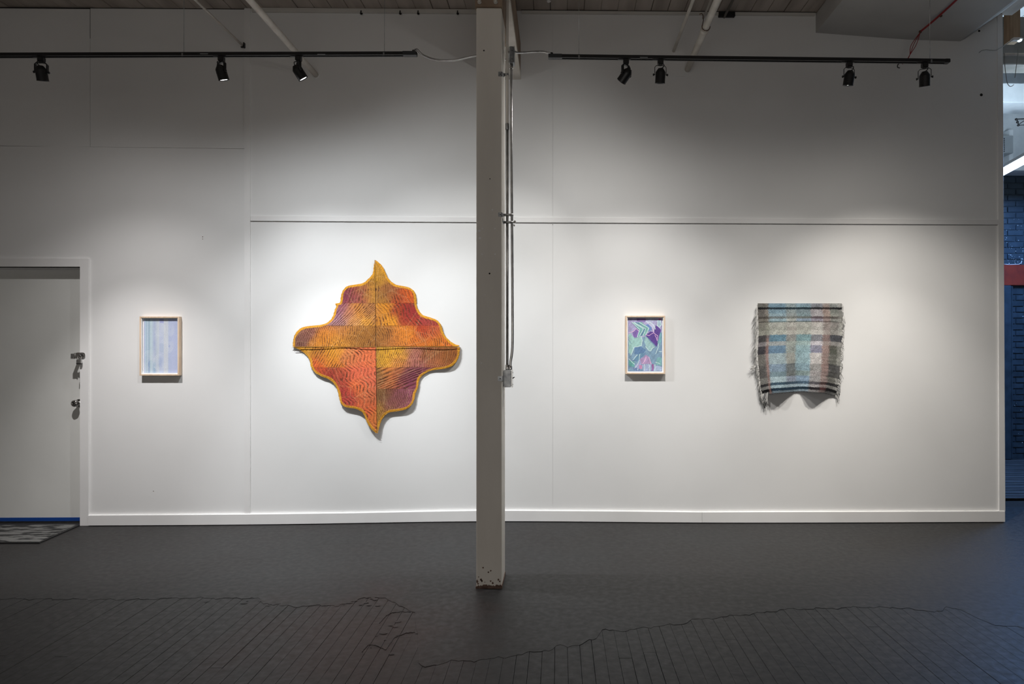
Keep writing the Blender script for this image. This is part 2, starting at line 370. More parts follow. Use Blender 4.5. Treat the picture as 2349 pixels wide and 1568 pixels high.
# strip boards: nearest ones in view are single objects, the rest one joined part
PW = 0.0578
def plank_geo(bm, x, y0, y1, dz):
    g = random.choice((0.0002, 0.0003, 0.0005, 0.0007, 0.0011)); add = bm.verts.new
    a, b = x+g, x+PW-g; c = 0.0005
    z = dz
    top = [add((a+c, y0+c, z)), add((b-c, y0+c, z)), add((b-c, y1-c, z)), add((a+c, y1-c, z))]
    mid = [add((a, y0, z-c)), add((b, y0, z-c)), add((b, y1, z-c)), add((a, y1, z-c))]
    bot = [add((a, y0, -0.014)), add((b, y0, -0.014)), add((b, y1, -0.014)), add((a, y1, -0.014))]
    bm.faces.new(top)
    for i in range(4):
        j = (i+1) % 4
        bm.faces.new((mid[i], mid[j], top[j], top[i])); bm.faces.new((bot[i], bot[j], mid[j], mid[i]))
near = []; rest = []
ncol = int((XR-XL)/PW)
for i in range(ncol):
    x = XL+i*PW; e = max(edge_y(min(max(x+PW*q_, -6), 4.8)) for q_ in (-0.1, 0.2, 0.5, 0.8, 1.1))
    if x > 4.85: e = YF
    y = YN + random.uniform(0.1, 1.2); prev = YN
    ytop = e+0.05 if x <= 4.85 else YF
    while prev < ytop:
        nxt = min(prev + random.uniform(0.5, 1.7), ytop)
        if ytop-nxt < 0.25: nxt = ytop
        dz = random.uniform(-0.0007, 0.0006)
        # in view?
        vis = False
        for yy in (prev+0.02, (prev+nxt)/2, nxt-0.02):
            if yy > 2.62:
                # inverse projection
                xr = (x+PW/2)*math.cos(YAW)-yy*math.sin(YAW); yr = yy*math.cos(YAW)+(x+PW/2)*math.sin(YAW)
                u = CX+F*xr/yr
                if 0 < u < 2349: vis = True
        (near if (vis and yy < 4.6) else rest).append((x, prev, nxt, dz))
        prev = nxt
near.sort(key=lambda t: t[1]+t[2])
rest += near[300:]; near = near[:300]
for (x, a, b, dz) in near:
    bm = bmesh.new(); plank_geo(bm, x, a, b, dz); fin('plank', bm, M['floor'], floor)
bm = bmesh.new()
for (x, a, b, dz) in rest: plank_geo(bm, x, a, b, dz)
o = fin('planks_beyond', bm, M['floor'], floor); o['kind'] = 'stuff'
# floor behind the gallery wall
# (same boards running crosswise beyond the wall end, slightly lower gloss)
bm = bmesh.new()
yy = 5.98; k = 0
while yy < YF-0.02:
    wy = 0.083
    add_box(bm, 3.7, XR, yy+0.003, min(yy+wy-0.003, YF), 0.0, 0.012+0.003*(k % 3), 0.002); yy += wy; k += 1
o = fin('crosswise_planks', bm, noisy('worn_stripe_boards', (0.030, 0.032, 0.036, 1), (0.085, 0.088, 0.095, 1), 9, 6, 0.5, stretch=(0.6, 6, 1), bump=0.3), floor); o['kind'] = 'stuff'

# ================================================================== BACK WALL
ZC = 4.07
XE = WX(2303)                       # free end of the wall
XD = WX(186)                        # door opening, right edge
XDL = XD-0.92
ZD = WZ(186, 612)
wall = struct(empty('wall_back', (0, D, 0)))
wall['kind'] = 'structure'
bm = bmesh.new()
TH = 0.16
def slab(x0, x1, z0, z1): add_box(bm, x0, x1, D+0.012, D+TH, z0, z1)
slab(XL, XDL, -0.02, ZC); slab(XDL, XD, ZD, ZC)
# right part leans: its free edge is a little out of plumb
Apoly = [(XD, -0.02), (XE, -0.02), (XE-0.022, ZC), (XD, ZC)]
add_prism(bm, Apoly, 'y', D+0.012, D+TH)
fin('wall_core', bm, M['wall'], wall, off=wall.location)
# boards skinning the wall, with thin recessed joints
g = 0.0013
ZJ = lambda u: WZ(u, 501+0.0075*(u-575))
def panel(x0, x1, zb0, zb1, zt0, zt1, m=M['wall'], proud=0.0):
    bm = bmesh.new()
    add_prism(bm, [(x0+g, zb0+g), (x1-g, zb1+g), (x1-g, zt1-g), (x0+g, zt0-g)], 'y', D-proud, D+0.0135)
    return fin('panel', bm, m, wall, off=wall.location)
XS1 = WX(207); XS2 = WX(568); XB = WX(1268)
ztop = ZC-0.002
z337a = WZ(0, 333); z337b = WZ(560, 341)
zj1 = WZ(575, 507.5); zj2 = WZ(1268, 512); zj3 = WZ(2288, 517)
panel(XL, XS1, z337a, z337a-0.01, ztop, ztop, proud=0.0)
panel(XS1, XS2, z337a-0.01, z337b, ztop, ztop)
panel(XL, XDL, 0, 0, z337a, z337a)
bm = bmesh.new()   # board over and beside the door, cut round the opening
add_prism(bm, [(XDL+g, ZD), (XD, ZD), (XD, 0.0), (XS2-g, 0.0), (XS2-g, z337b-g), (XDL+g, z337a-g)], 'y', D, D+0.0135)
fin('panel', bm, M['wall'], wall, off=wall.location)
g = 0.0004; panel(XS2, XB, 0, 0, zj1, zj2); panel(XB, XE-0.004, 0, 0, zj2, zj3)
panel(XS2, XB, zj1+0.003, zj2+0.003, ztop, ztop, proud=0.002); panel(XB, XE-0.022, zj2+0.003, zj3+0.003, ztop, ztop, proud=0.002)
# small square access board behind the right-hand pipes
x0, x1 = WX(1492), WX(1571); za, zb = WZ(1530, 176), WZ(1530, 112)
pbox('board_joint', wall, x0-0.0015, x1+0.0025, D-0.0012, D-0.0002, za-0.0025, zb, M['dark'])
pbox('access_board', wall, x0, x1, D-0.0065, D, za, zb, M['wall'], 0.001)
# holes and anchors in the wall
def disc(name, parent, c, r, m, depth=0.004, axis=(0, -1, 0), seg=14):
    bm = bmesh.new(); add_lathe(bm, [(0, r), (depth*0.7, r), (depth, r*0.75)], c, axis, seg)
    return fin(name, bm, m, parent, off=origin_of(parent) if parent is not None else Vector(c))
disc('bolt_hole', wall, P(2251, 217.5, D-0.002), 0.0115, M['dark'], 0.002)
disc('bolt_hole', wall, P(2246, 71, D-0.002), 0.0085, M['dark'], 0.002)
for u, v, r in ((465, 543, 0.0035), (465, 548, 0.003), (1268, 515, 0.003), (352, 1126, 0.003)):
    disc('nail_hole', wall, P(u, v, D), r, M['rust'], 0.001)

pbox('board_joint', wall, XS1-0.0018, XS1+0.0010, D-0.0008, D+0.001, WZ(207, 88), ZC-0.004, M['dark'])
pbox('ceiling_joint', wall, XL, XS1, D-0.0008, D+0.001, ZC-0.014, ZC-0.004, M['dark'])
pbox('ceiling_joint', wall, XS1, WX(560), D-0.0008, D+0.001, ZC-0.009, ZC-0.004, M['dark'])
pbox('ceiling_joint', wall, WX(1196), WX(1868), D-0.020, D+0.001, ZC-0.0075, ZC-0.0042, M['dark'])
# trims
def strip(name, u0, v0, u1, v1, hgt, proud, m=M['trim'], x0=None, x1=None):
    """sloping horizontal board whose lower edge runs (u0,v0)-(u1,v1)"""
    a = P(u0, v0, D); b = P(u1, v1, D); xa = a.x if x0 is None else x0; xb = b.x if x1 is None else x1
    bm = bmesh.new(); add_prism(bm, [(xa, a.z), (xb, b.z), (xb, b.z+hgt), (xa, a.z+hgt)], 'y', D-proud, D+0.001)
    bmesh.ops.bevel(bm, geom=list(bm.edges), offset=0.0015, segments=1, affect='EDGES')
    return struct(fin(name, bm, m))
strip('trim_1', 576, 507, 1180, 510.5, 0.040, 0.013)
strip('trim_2', 1180, 510.5, 2288, 515.5, 0.041, 0.013)
# vertical battens
xa, xb = WX(561.5), WX(575)
struct(box('trim_3', xa, xb, D-0.009, D+0.001, 0.09, ztop, M['trim'], bev=0.0015))
bm = bmesh.new(); xa = WX(2289); add_prism(bm, [(xa+0.004, 0.09), (XE+0.004, 0.09), (XE-0.018, ztop), (xa-0.010, ztop)], 'y', D-0.012, D+0.02)
bmesh.ops.bevel(bm, geom=list(bm.edges), offset=0.0015, segments=1, affect='EDGES')
struct(fin('trim_4', bm, M['trim']))
# strips under the ceiling
struct(box('trim_5', WX(580), WX(1140), D-0.022, D+0.001, ZC-0.035, ZC-0.003, M['upper'], bev=0.002))
struct(box('trim_6', WX(1196), WX(1868), D-0.018, D+0.001, ZC-0.030, ZC-0.003, M['upper'], bev=0.002))
# baseboard, following the swell of the floor
bt = [(205, 1181), (560, 1178.5), (600, 1178), (800, 1175.5), (1000, 1171.5), (1093, 1170), (1180, 1170), (1430, 1171.5), (1609, 1173.5), (1749, 1173), (2000, 1172.5), (2291, 1171.5)]
bb = [(205, 1206), (560, 1205), (600, 1204.5), (800, 1202), (1000, 1197.5), (1093, 1195.5), (1180, 1195.5), (1430, 1197.5), (1609, 1199.5), (1749, 1200), (2000, 1199), (2307, 1198)]
def bprof(lst, Y, x):
    xs = [P(u, v, Y).x for u, v in lst]; zs = [P(u, v, Y).z for u, v in lst]
    return float(np.interp(x, xs, zs))
def baseboard(name, x0, x1, ends=(True, True)):
    bm = bmesh.new(); n = 90; rows = []
    Yb = D-0.020
    for i in range(n+1):
        x = x0+(x1-x0)*i/n
        zt = bprof(bt, Yb, x); zb = bprof(bb, Yb, x)+0.0018*math.sin(x*13)+0.0015*math.sin(x*41+1)+(0.002 if math.sin(x*7.3) > 0.93 else 0)
        zb = max(zb, 0.007+hump(x, D-0.02)+0.0016)
        rows.append([bm.verts.new(q) for q in ((x, D+0.001, zt), (x, Yb+0.003, zt), (x, Yb, zt-0.004), (x, Yb, zb), (x, D+0.001, zb))])
    for i in range(n):
        for k in range(5):
            bm.faces.new((rows[i][k], rows[i][(k+1) % 5], rows[i+1][(k+1) % 5], rows[i+1][k]))
    bm.faces.new(rows[0]); bm.faces.new(rows[-1][::-1])
    return struct(fin(name, bm, M['trim']))
XBB = P(2305.5, 1185, D-0.02).x
bb1 = baseboard('baseboard_back_left', WX(206), WX(1120)); bb2 = baseboard('baseboard_back_middle', WX(1120)+0.0005, WX(1609)); bb3 = baseboard('baseboard_back_right', WX(1609)+0.0015, XBB)
pbox('gap_shade_strip', wall, WX(207), XE-0.003, D-0.004, D-0.0005, 0.0, 0.062, M['dark'])  # dark strip standing in for the shade in the gap under the baseboard
# ------------------------------------------------------------------ door
door = struct(empty('door_1', (XD-0.46, D, 0)))
RC = 0.085
zb = 0.034
pbox('door_leaf', door, XDL+0.003, XD-0.002, D+RC, D+RC+0.04, zb, ZD-0.012, M['door'], 0.002)
bm = bmesh.new()
add_box(bm, XD-0.0005, XD+0.02, D+0.003, D+RC+0.05, 0, ZD+0.02); add_box(bm, XDL-0.02, XDL, D+0.003, D+RC+0.05, 0, ZD+0.02)
add_box(bm, XDL, XD, D+0.003, D+RC+0.05, ZD, ZD+0.02)
fin('door_jamb', bm, M['trim'], door, off=door.location)
pbox('door_stop', door, XDL, XD-0.0006, D+0.045, D+RC-0.001, ZD-0.012, ZD-0.0005, M['trim'], 0.001)
x207 = WX(206)
bm = bmesh.new(); add_box(bm, XD, x207, D-0.014, D+0.001, 0.004, ZD+0.066, 0.0015); fin('casing_side', bm, M['trim'], door, off=door.location)
bm = bmesh.new(); add_box(bm, XDL-0.07, XDL, D-0.014, D+0.001, 0.004, ZD+0.066, 0.0015); fin('casing_side', bm, M['trim'], door, off=door.location)
bm = bmesh.new(); add_box(bm, XDL, XD-0.0003, D-0.014, D+0.001, ZD, ZD+0.066, 0.0015); fin('casing_head', bm, M['trim'], door, off=door.location)
pbox('sweep_tape', door, XDL+0.003, XD-0.002, D+RC-0.002, D+RC, 0.0175, 0.046, M['tape'])
# knob
kn = P(170.5, 926.5, D+RC-0.055); ks = D+RC
bm = bmesh.new(); add_lathe(bm, [(0, 0.033), (0.004, 0.033), (0.009, 0.026), (0.012, 0.014), (0.030, 0.012), (0.036, 0.020), (0.046, 0.0275), (0.058, 0.026), (0.064, 0.018), (0.0645, 0.010), (0.062, 0.0085), (0.062, 0.0)], (kn.x, ks, kn.z+0.005), (0, -1, 0), 28)
kb = fin('door_knob', bm, M['chrome'], door, off=door.location)
disc('keyhole', kb, (kn.x-door.location.x, ks-0.0632-door.location.y, kn.z+0.005), 0.0085, M['dark'], 0.0015)
kb.children[0].location = (0, 0, 0)
pbox('latch_guard', door, XD-0.030, XD-0.003, D+RC-0.030, D+RC, kn.z-0.030, kn.z+0.030, M['chrome'], 0.005)
# hasp and padlock (fixed to door and casing)
hz = WZ(184, 816)
hasp = empty('hasp', (XD+0.005, D-0.016, hz), 'steel hasp holding a small padlock between white door and casing', 'hasp')
bm = bmesh.new(); c = Vector((XD+0.026, D-0.020, hz+0.004))
def rounded(x0, x1, z0, z1, r, n=7):
    out = []
    for cx, cz, a0 in ((x1-r, z1-r, 0), (x0+r, z1-r, 90), (x0+r, z0+r, 180), (x1-r, z0+r, 270)):
        for k in range(n+1):
            a = math.radians(a0+90*k/n); out.append((cx+r*math.cos(a), cz+r*math.sin(a)))
    return out
add_prism(bm, rounded(XD-0.030, XD+0.046, hz-0.015, hz+0.027, 0.018), 'y', D-0.022, D-0.018)
fin('hasp_plate', bm, M['chrome'], hasp, off=hasp.location)
bm = bmesh.new(); add_prism(bm, rounded(XD-0.001, XD+0.036, hz-0.007, hz+0.019, 0.012), 'y', D-0.0245, D-0.022); fin('hasp_slot_rim', bm, M['steel'], hasp, off=hasp.location)
bm = bmesh.new(); add_prism(bm, rounded(XD+0.003, XD+0.031, hz-0.003, hz+0.015, 0.008), 'y', D-0.0252, D-0.0244); fin('hasp_slot', bm, M['dark'], hasp, off=hasp.location)
bm = bmesh.new(); add_box(bm, XD-0.066, XD-0.032, D-0.021, D-0.016, hz-0.022, hz+0.018, 0.001); add_box(bm, XD-0.066, XD-0.05, D-0.018, D+RC, hz-0.020, hz+0.016, 0.001); fin('hinge_leaf', bm, M['steel'], hasp, off=hasp.location)
bm = bmesh.new(); add_tube(bm, [(XD-0.031, D-0.022, hz-0.020), (XD-0.031, D-0.022, hz+0.024)], 0.0042, 12); fin('hinge_pin', bm, M['chrome'], hasp, off=hasp.location)
bm = bmesh.new(); add_tube(bm, smooth_path([(XD+0.012, D-0.018, hz+0.004), (XD+0.012, D-0.040, hz+0.006), (XD+0.022, D-0.040, hz+0.006), (XD+0.022, D-0.018, hz+0.004)], 5), 0.003, 8); fin('staple', bm, M['chrome'], hasp, off=hasp.location)
for dx, dz in ((-0.058, 0.008), (-0.058, -0.012)):
    disc('screw', hasp, (XD+dx+0.01, D-0.021, hz+dz), 0.0035, M['chrome'], 0.002)
pad = empty('padlock', (XD+0.008, D-0.032, hz-0.048), 'small steel padlock hanging from the door hasp', 'padlock')
bm = bmesh.new(); add_tube(bm, smooth_path([(XD-0.005, D-0.032, hz-0.028), (XD-0.005, D-0.032, hz-0.004), (XD+0.004, D-0.033, hz+0.007), (XD+0.015, D-0.033, hz+0.007), (XD+0.023, D-0.032, hz-0.004), (XD+0.023, D-0.032, hz-0.028)], 6), 0.0032, 10)
fin('shackle', bm, M['chrome'], pad, off=pad.location)
bm = bmesh.new(); add_box(bm, XD-0.010, XD+0.028, D-0.040, D-0.024, hz-0.060, hz-0.026, 0.003); fin('lock_body', bm, M['steel'], pad, off=pad.location)
pbox('bumper', pad, XD-0.0105, XD+0.0285, D-0.0405, D-0.0235, hz-0.064, hz-0.055, M['black'], 0.002)

# doormat
a = FL(186, 1203.5, 0.006); b = FL(91, 1245, 0.006); 
dm_c = Vector(((a.x+b.x)/2-0.45, (a.y+b.y)/2, 0.003))
mat_m = noisy('doormat_fleck', (0.018, 0.018, 0.018, 1), (0.13, 0.13, 0.125, 1), 16, 8, 0.9, bump=0.6, bscale=150, lo=0.46, hi=0.54, stretch=(0.5, 1.6, 1))
xm0 = -5.0
dm = empty('doormat', (-4.3, (a.y+b.y)/2, 0.0035), 'dark flecked doormat on the floor in front of the white door', 'doormat')
bm = bmesh.new(); yb_, yf_ = b.y, a.y
add_prism(bm, [(xm0, yb_), (b.x, yb_), (a.x, yf_), (xm0, yf_)], 'z', 0.0035, 0.011); fin('rubber_backing', bm, M['black'], dm, off=dm.location)
bm = bmesh.new(); m_ = 0.014
add_prism(bm, [(xm0+m_, yb_+m_), (b.x-m_, yb_+m_), (a.x-m_, yf_-m_), (xm0+m_, yf_-m_)], 'z', 0.010, 0.0135); fin('carpet_face', bm, mat_m, dm, off=dm.location)

# ================================================================== CEILING
ceiling = struct(box('ceiling', XL, WX(2303)+0.03, YN, D+TH, ZC+0.03, ZC+0.16, M['dark']))
CW = 0.1325
x = WX(1071)-CW*0.0
xs = []
k = -35
while True:
    xx = x+k*CW
    if xx > WX(2290): break
    if xx > XL: xs.append(xx)
    k += 1
for xx in xs:
    gp = random.choice((0.0008, 0.0012, 0.0015, 0.003)); dz = random.uniform(-0.003, 0.003)
    bm = bmesh.new(); add_box(bm, xx+gp, xx+CW-gp, YN, D+0.012, ZC-0.002+dz, ZC+0.031, 0.0018)
    fin('plank', bm, M['ceil'], ceiling)
# hollow core beyond (other rooms) is left to the far ceiling
# soffit box on the right
sf = empty('soffit_box', (2.6, D-1.6, 3.9))
tag(sf, 'large plain painted soffit box under the ceiling at upper right', 'soffit')
zl = P(1871, 75.5, D).z; xl = P(1871, 75.5, D).x; pr = P(2202, 95, D)
bm = bmesh.new()
add_prism(bm, [(xl, zl), (WX(2080), WZ(2080, 91)), (pr.x, pr.z), (pr.x+0.04, pr.z+0.02), (WX(2298)-0.03, ZC-0.009), (xl, ZC-0.009)], 'y', 1.2, D-0.002)
fin('soffit_shell', bm, M['soffit'], sf, off=sf.location)

# ================================================================== POST AND BEAM
YPF, YPB = FL(1120, 1350).y, FL(1160, 1317).y
pf0 = P(1092.5, 1300, YPF).x; pf1 = P(1150.7, 1300, YPF).x
post = empty('square_post', ((pf0+pf1)/2, (YPF+YPB)/2, 0), 'square painted timber post standing in front of the white wall', 'post')
ztopP = P(1120, 18, YPF).z
bm = bmesh.new(); add_box(bm, pf0, pf1, YPF, YPB, 0.012, ztopP, 0.004)
fin('post_shaft', bm, M['post'], post, off=post.location)
bm = bmesh.new()
poly = []; n = 26
for i in range(n+1):
    x = pf0-0.003+(pf1-pf0+0.006)*i/n; poly.append((x, 0.014+random.uniform(0, 0.012)))
add_prism(bm, [(pf0-0.003, 0.002), (pf1+0.003, 0.002)]+poly[::-1], 'y', YPF-0.003, YPB+0.003); o = fin('chipped_foot', bm, M['chip'], post, off=post.location); o['label'] = 'dark chipped bare wood at the foot'
for k in range(16):
    bm = bmesh.new(); cx = pf0+random.choice((random.uniform(0.004, 0.05), random.uniform(0.004, 0.14))); cz = 0.03+abs(random.gauss(0, 0.045)); r = random.uniform(0.0025, 0.007)
    ring = [(cx+r*random.uniform(0.6, 1.3)*math.cos(6.283*i/7), cz+r*random.uniform(0.6, 1.4)*math.sin(6.283*i/7)) for i in range(7)]
    add_prism(bm, ring, 'y', YPF-0.0008, YPF+0.0005); fin('paint_chip', bm, M['chip'], post, off=post.location)
for (u, v, r, dk) in ((1099.5, 529, 0.0078, 0), (1100.5, 546, 0.0075, 0), (1106.6, 524, 0.004, 0), (1135, 524, 0.0045, 0), (1105.6, 583, 0.004, 0), (1135.5, 583, 0.0045, 0), (1129.5, 481, 0.0045, 0),
                      (1123, 627, 0.005, 1), (1110, 116, 0.0045, 1), (1104.5, 832, 0.0035, 0), (1124, 410, 0.003, 1), (1112.5, 676, 0.0025, 0)):
    disc('screw_hole' if dk else 'filled_hole', post, P(u, v, YPF), r, M['dark'] if dk else M['white'], 0.001)
cap = empty('bearing_block', ((pf0+pf1)/2, (YPF+YPB)/2, ztopP+0.001), 'brown bolted bearing block on top of the square post', 'block')
XBR = WX(1195)
zbm = WZ(1195, 183)
bm = bmesh.new(); add_box(bm, pf0-0.006, pf1+0.004, YPF-0.006, YPB+0.25, ztopP+0.001, zbm-0.001, 0.003); fin('block_body', bm, M['beam'], cap, off=cap.location)
for u in (1100, 1137):
    bm = bmesh.new(); add_lathe(bm, [(0, 0.014), (0.004, 0.014), (0.005, 0.009), (0.014, 0.009), (0.016, 0.006)], P(u, 5, YPF-0.006), (0, -1, 0), 6); fin('bolt', bm, M['pipe'], cap, off=cap.location)
beam = empty('ceiling_beam', ((pf0+XBR)/2, 2.4, zbm), 'painted beam running from the wall over the square post', 'beam')
z100 = WZ(1195, 100)
pbox('lower_beam', beam, pf0-0.02, XBR, -1.8, D-0.001, zbm, zbm+0.04, M['pipe'], 0.003)
pbox('side_board', beam, pf0-0.02, XBR-0.002, -1.8, D-0.012, zbm+0.04, z100, M['beam'], 0.003)
pbox('upper_beam', beam, pf0-0.01, XBR-0.05, -1.8, D-0.001, z100, ZC-0.006, M['beam'], 0.003)

# ------------------------------------------------------------------ conduits on the post
YC = (YPF+YPB)/2+0.005
xc1 = P(1163.6, 600, YC).x; xc2 = P(1174, 600, YC).x; rc = 0.0082
zt = zbm-0.001
cd1 = empty('conduit', (xc1, YC, 1.3), 'tall steel conduit on the post side, painted grey above', 'conduit')
zsw = P(1164, 848, YC).z; zcpl = P(1164, 290, YC).z
bm = bmesh.new(); add_tube(bm, [(xc1, YC, zcpl), (xc1, YC, zt)], rc*1.05, 14); o = fin('painted_length', bm, M['post'], cd1, off=cd1.location); o['label'] = 'upper length painted grey'
bm = bmesh.new(); add_tube(bm, [(xc1, YC, zsw+0.028), (xc1, YC, zcpl)], rc, 14); o = fin('bare_length', bm, M['steel'], cd1, off=cd1.location)
bm = bmesh.new(); add_lathe(bm, [(0, 0.0105), (0.004, 0.0115), (0.028, 0.0115), (0.030, 0.010)], (xc1, YC, zsw+0.001), (0, 0, 1), 14); fin('connector', bm, M['chrome'], cd1, off=cd1.location)
bm = bmesh.new(); add_lathe(bm, [(0, 0.0105), (0.002, 0.0115), (0.036, 0.0115), (0.038, 0.010)], (xc1, YC, zcpl-0.02), (0, 0, 1), 14); fin('coupling', bm, M['box'], cd1, off=cd1.location)
zjb1 = P(1174, 111, YC).z; zjb0 = P(1174, 148, YC).z
cd2 = empty('conduit', (xc2, YC, 1.4), 'thinner bare steel conduit between junction box and switch box', 'conduit')
xsw2 = P(1171, 848, YC).x
path = [(xsw2, YC, zsw+0.02), (xsw2+0.001, YC, zsw+0.05), (xc2+0.004, YC, zsw+0.14), (xc2+0.0045, YC, zsw+0.4), (xc2+0.001, YC, zsw+0.9), (xc2-0.003, YC, zjb0-0.3), (xc2-0.003, YC, zjb0-0.02)]
bm = bmesh.new(); add_tube(bm, smooth_path(path, 6), rc*0.95, 14); fin('conduit_tube', bm, M['steel'], cd2, off=cd2.location)
bm = bmesh.new(); add_lathe(bm, [(0, 0.010), (0.003, 0.011), (0.022, 0.011), (0.024, 0.009)], (xsw2, YC, zsw+0.001), (0, 0, 1), 14); fin('connector', bm, M['chrome'], cd2, off=cd2.location)
bm = bmesh.new(); add_lathe(bm, [(0, 0.011), (0.004, 0.0125), (0.008, 0.010), (0.018, 0.012), (0.024, 0.010)], (xc2-0.003, YC, zjb0-0.0245), (0, 0, 1), 14); fin('connector', bm, M['chrome'], cd2, off=cd2.location)
# switch box
sx0 = P(1155.6, 868, YC-0.03).x; sx1 = P(1173, 868, YC-0.03).x; sz0 = P(1164, 888, YC-0.03).z; sz1 = zsw
sw = empty('switch_box', ((sx0+sx1)/2, YC, sz0), 'small galvanised switch box at the lower end of the conduits', 'switch')
bm = bmesh.new(); add_box(bm, pf1+0.001, sx1, YC-0.028, YC+0.026, sz0, sz1, 0.005); fin('box_body', bm, M['box'], sw, off=sw.location)
bm = bmesh.new(); add_box(bm, sx1+0.0008, sx1+0.006, YC-0.030, YC+0.028, sz0-0.003, sz1+0.003, 0.002); fin('cover_plate', bm, M['steel'], sw, off=sw.location)
bm = bmesh.new(); zs_ = (sz0+sz1)/2; add_tube(bm, [(sx1+0.004, YC, zs_), (sx1+0.010, YC, zs_+0.004), (sx1+0.017, YC, zs_+0.009)], [0.0035, 0.003, 0.0028], 8); fin('toggle', bm, M['black'], sw, off=sw.location)
bm = bmesh.new(); zt_ = P(1148, 868, YPF).z; add_box(bm, P(1142, 868, YPF).x, pf1+0.004, YPF-0.003, YPF, zt_-0.014, zt_+0.014, 0.001); add_box(bm, pf1+0.0005, pf1+0.004, YPF-0.003, YC-0.02, zt_-0.014, zt_+0.014, 0.001)
tb = fin('mounting_tab', bm, M['box'], sw, off=sw.location)
disc('screw', sw, P(1147.5, 868, YPF-0.003), 0.003, M['dark'], 0.001)
for dz in (-0.035, 0.035):
    bm = bmesh.new(); add_lathe(bm, [(0, 0.004), (0.002, 0.003)], (sx1+0.0062, YC-0.005, zs_+dz), (1, 0, 0), 8); fin('screw', bm, M['dark'], sw, off=sw.location)
# straps
def strap(v, label, u0=1143, knob=False, hgt=0.026, both=True):
    z = P(1150, v, YPF).z
    s = empty('conduit_strap', (pf1, YPF, z), label, 'strap')
    bm = bmesh.new(); zc = P(1160, v, YC-0.01).z; h2 = hgt/2
    if u0 < 1150: add_box(bm, P(u0, v, YPF).x, pf1+0.004, YPF-0.0035, YPF, z-h2, z+h2, 0.001)
    ya = YPF-0.0035 if u0 < 1150 else YPF+0.05
    za = z if u0 < 1150 else zc
    add_prism(bm, [(ya, za-h2), (YC+0.01, zc-h2*0.7), (YC+0.01, zc+h2*0.7), (ya, za+h2)], 'x', pf1+0.0006, pf1+0.0035)
    fin('tab', bm, M['box'], s, off=s.location)
    bm = bmesh.new()
    x1 = (xc2 if both else xc1)+0.010
    add_tube(bm, [(pf1+0.002, YC-rc-0.003, zc), (x1, YC-rc-0.003, zc)], 0.0055, 8)
    add_tube(bm, [(pf1+0.002, YC+rc+0.003, zc), (x1, YC+rc+0.003, zc)], 0.0055, 8)
    fin('clamp', bm, M['steel'], s, off=s.location)
    if u0 < 1150: disc('screw', s, P(u0+5, v, YPF-0.0035), 0.003, M['dark'], 0.001)
    if knob:
        bm = bmesh.new(); add_lathe(bm, [(0, 0.003), (0.008, 0.003), (0.009, 0.008), (0.014, 0.009), (0.018, 0.005)], (x1-0.002, YC-rc-0.004, zc), (1, -0.2, 0), 12)
        add_lathe(bm, [(0, 0.004), (0.006, 0.005), (0.011, 0.003)], (x1+0.004, YC-rc-0.004, zc-0.016), (0.3, -0.2, -1), 8)
        fin('screw_knob', bm, M['chrome'], s, off=s.location)
    return s
strap(170, 'topmost conduit strap on the square post, near its head', both=False)
strap(492, 'steel conduit strap with a tab on the post front at mid height', hgt=0.024)
strap(509, 'steel strap with a protruding screw knob just under the mid strap', u0=1152, knob=True, hgt=0.024)
# junction box high on the conduit
jx0, jx1 = P(1168.6, 130, YC).x, P(1180, 130, YC).x
jb = empty('junction_box', ((jx0+jx1)/2, YC, zjb0), 'dark metal junction box at the top of the conduit beside the post', 'box')
bm = bmesh.new(); add_box(bm, jx0, jx1-0.003, YC-0.03, YC+0.03, zjb0, zjb1, 0.003); fin('box_body', bm, M['box'], jb, off=jb.location)
bm = bmesh.new(); add_box(bm, jx1-0.002, jx1+0.001, YC-0.032, YC+0.032, zjb0-0.002, zjb1+0.002, 0.001); fin('cover_plate', bm, M['box'], jb, off=jb.location)
for dz in (0.02, 0.07): disc('screw', jb, ((jx0+jx1)/2+0.003, YC-0.03, zjb0+dz), 0.0025, M['dark'], 0.001)

# ================================================================== TRACKS
YT = YPB+0.01
def track(name, u0, v0, u1, v1, label):
    """v = lower edge of the track in the photo"""
    a = P(u0, v0, YT-0.017); b = P(u1, v1, YT-0.017)
    t = empty(name, ((a.x+b.x)/2, YT, (a.z+b.z)/2), label, 'track')
    hgt = 0.020; wd = 0.017
    prof = [(-wd, 0), (-wd+0.009, 0), (-wd+0.009, 0.012), (wd-0.009, 0.012), (wd-0.009, 0), (wd, 0), (wd, hgt), (-wd, hgt)]
    bm = bmesh.new()
    A = [bm.verts.new((a.x, YT+p[0], a.z+p[1])) for p in prof]; B = [bm.verts.new((b.x, YT+p[0], b.z+p[1])) for p in prof]
    bm.faces.new(A); bm.faces.new(B[::-1]); n = len(prof)
    for i in range(n): bm.faces.new((A[i], B[i], B[(i+1) % n], A[(i+1) % n]))
    fin('track_channel', bm, M['black'], t, off=t.location)
    bm = bmesh.new(); zz = 0.0105
    for yy in (-0.004, 0.004): add_tube(bm, [(a.x+0.01, YT+yy, a.z+zz), (b.x-0.01, YT+yy, b.z+zz)], 0.0012, 6)
    fin('contact_strip', bm, M['box'], t, off=t.location)
    return t, a, b
tl, la, lb = track('lighting_track', -330, 129.0, 955, 125.0, 'left black lighting track, ending short of the square post')
tr, ra, rb = track('lighting_track', 1258, 131.0, 2180, 142.0, 'right black lighting track, starting beside the square post')
def track_z(X):
    a, b = (la, lb) if X < 0 else (ra, rb)
    return a.z+(b.z-a.z)*(X-a.x)/(b.x-a.x)
M['trackend'] = mat('track_feed_plastic', (0.035, 0.037, 0.04, 1), 0.5)
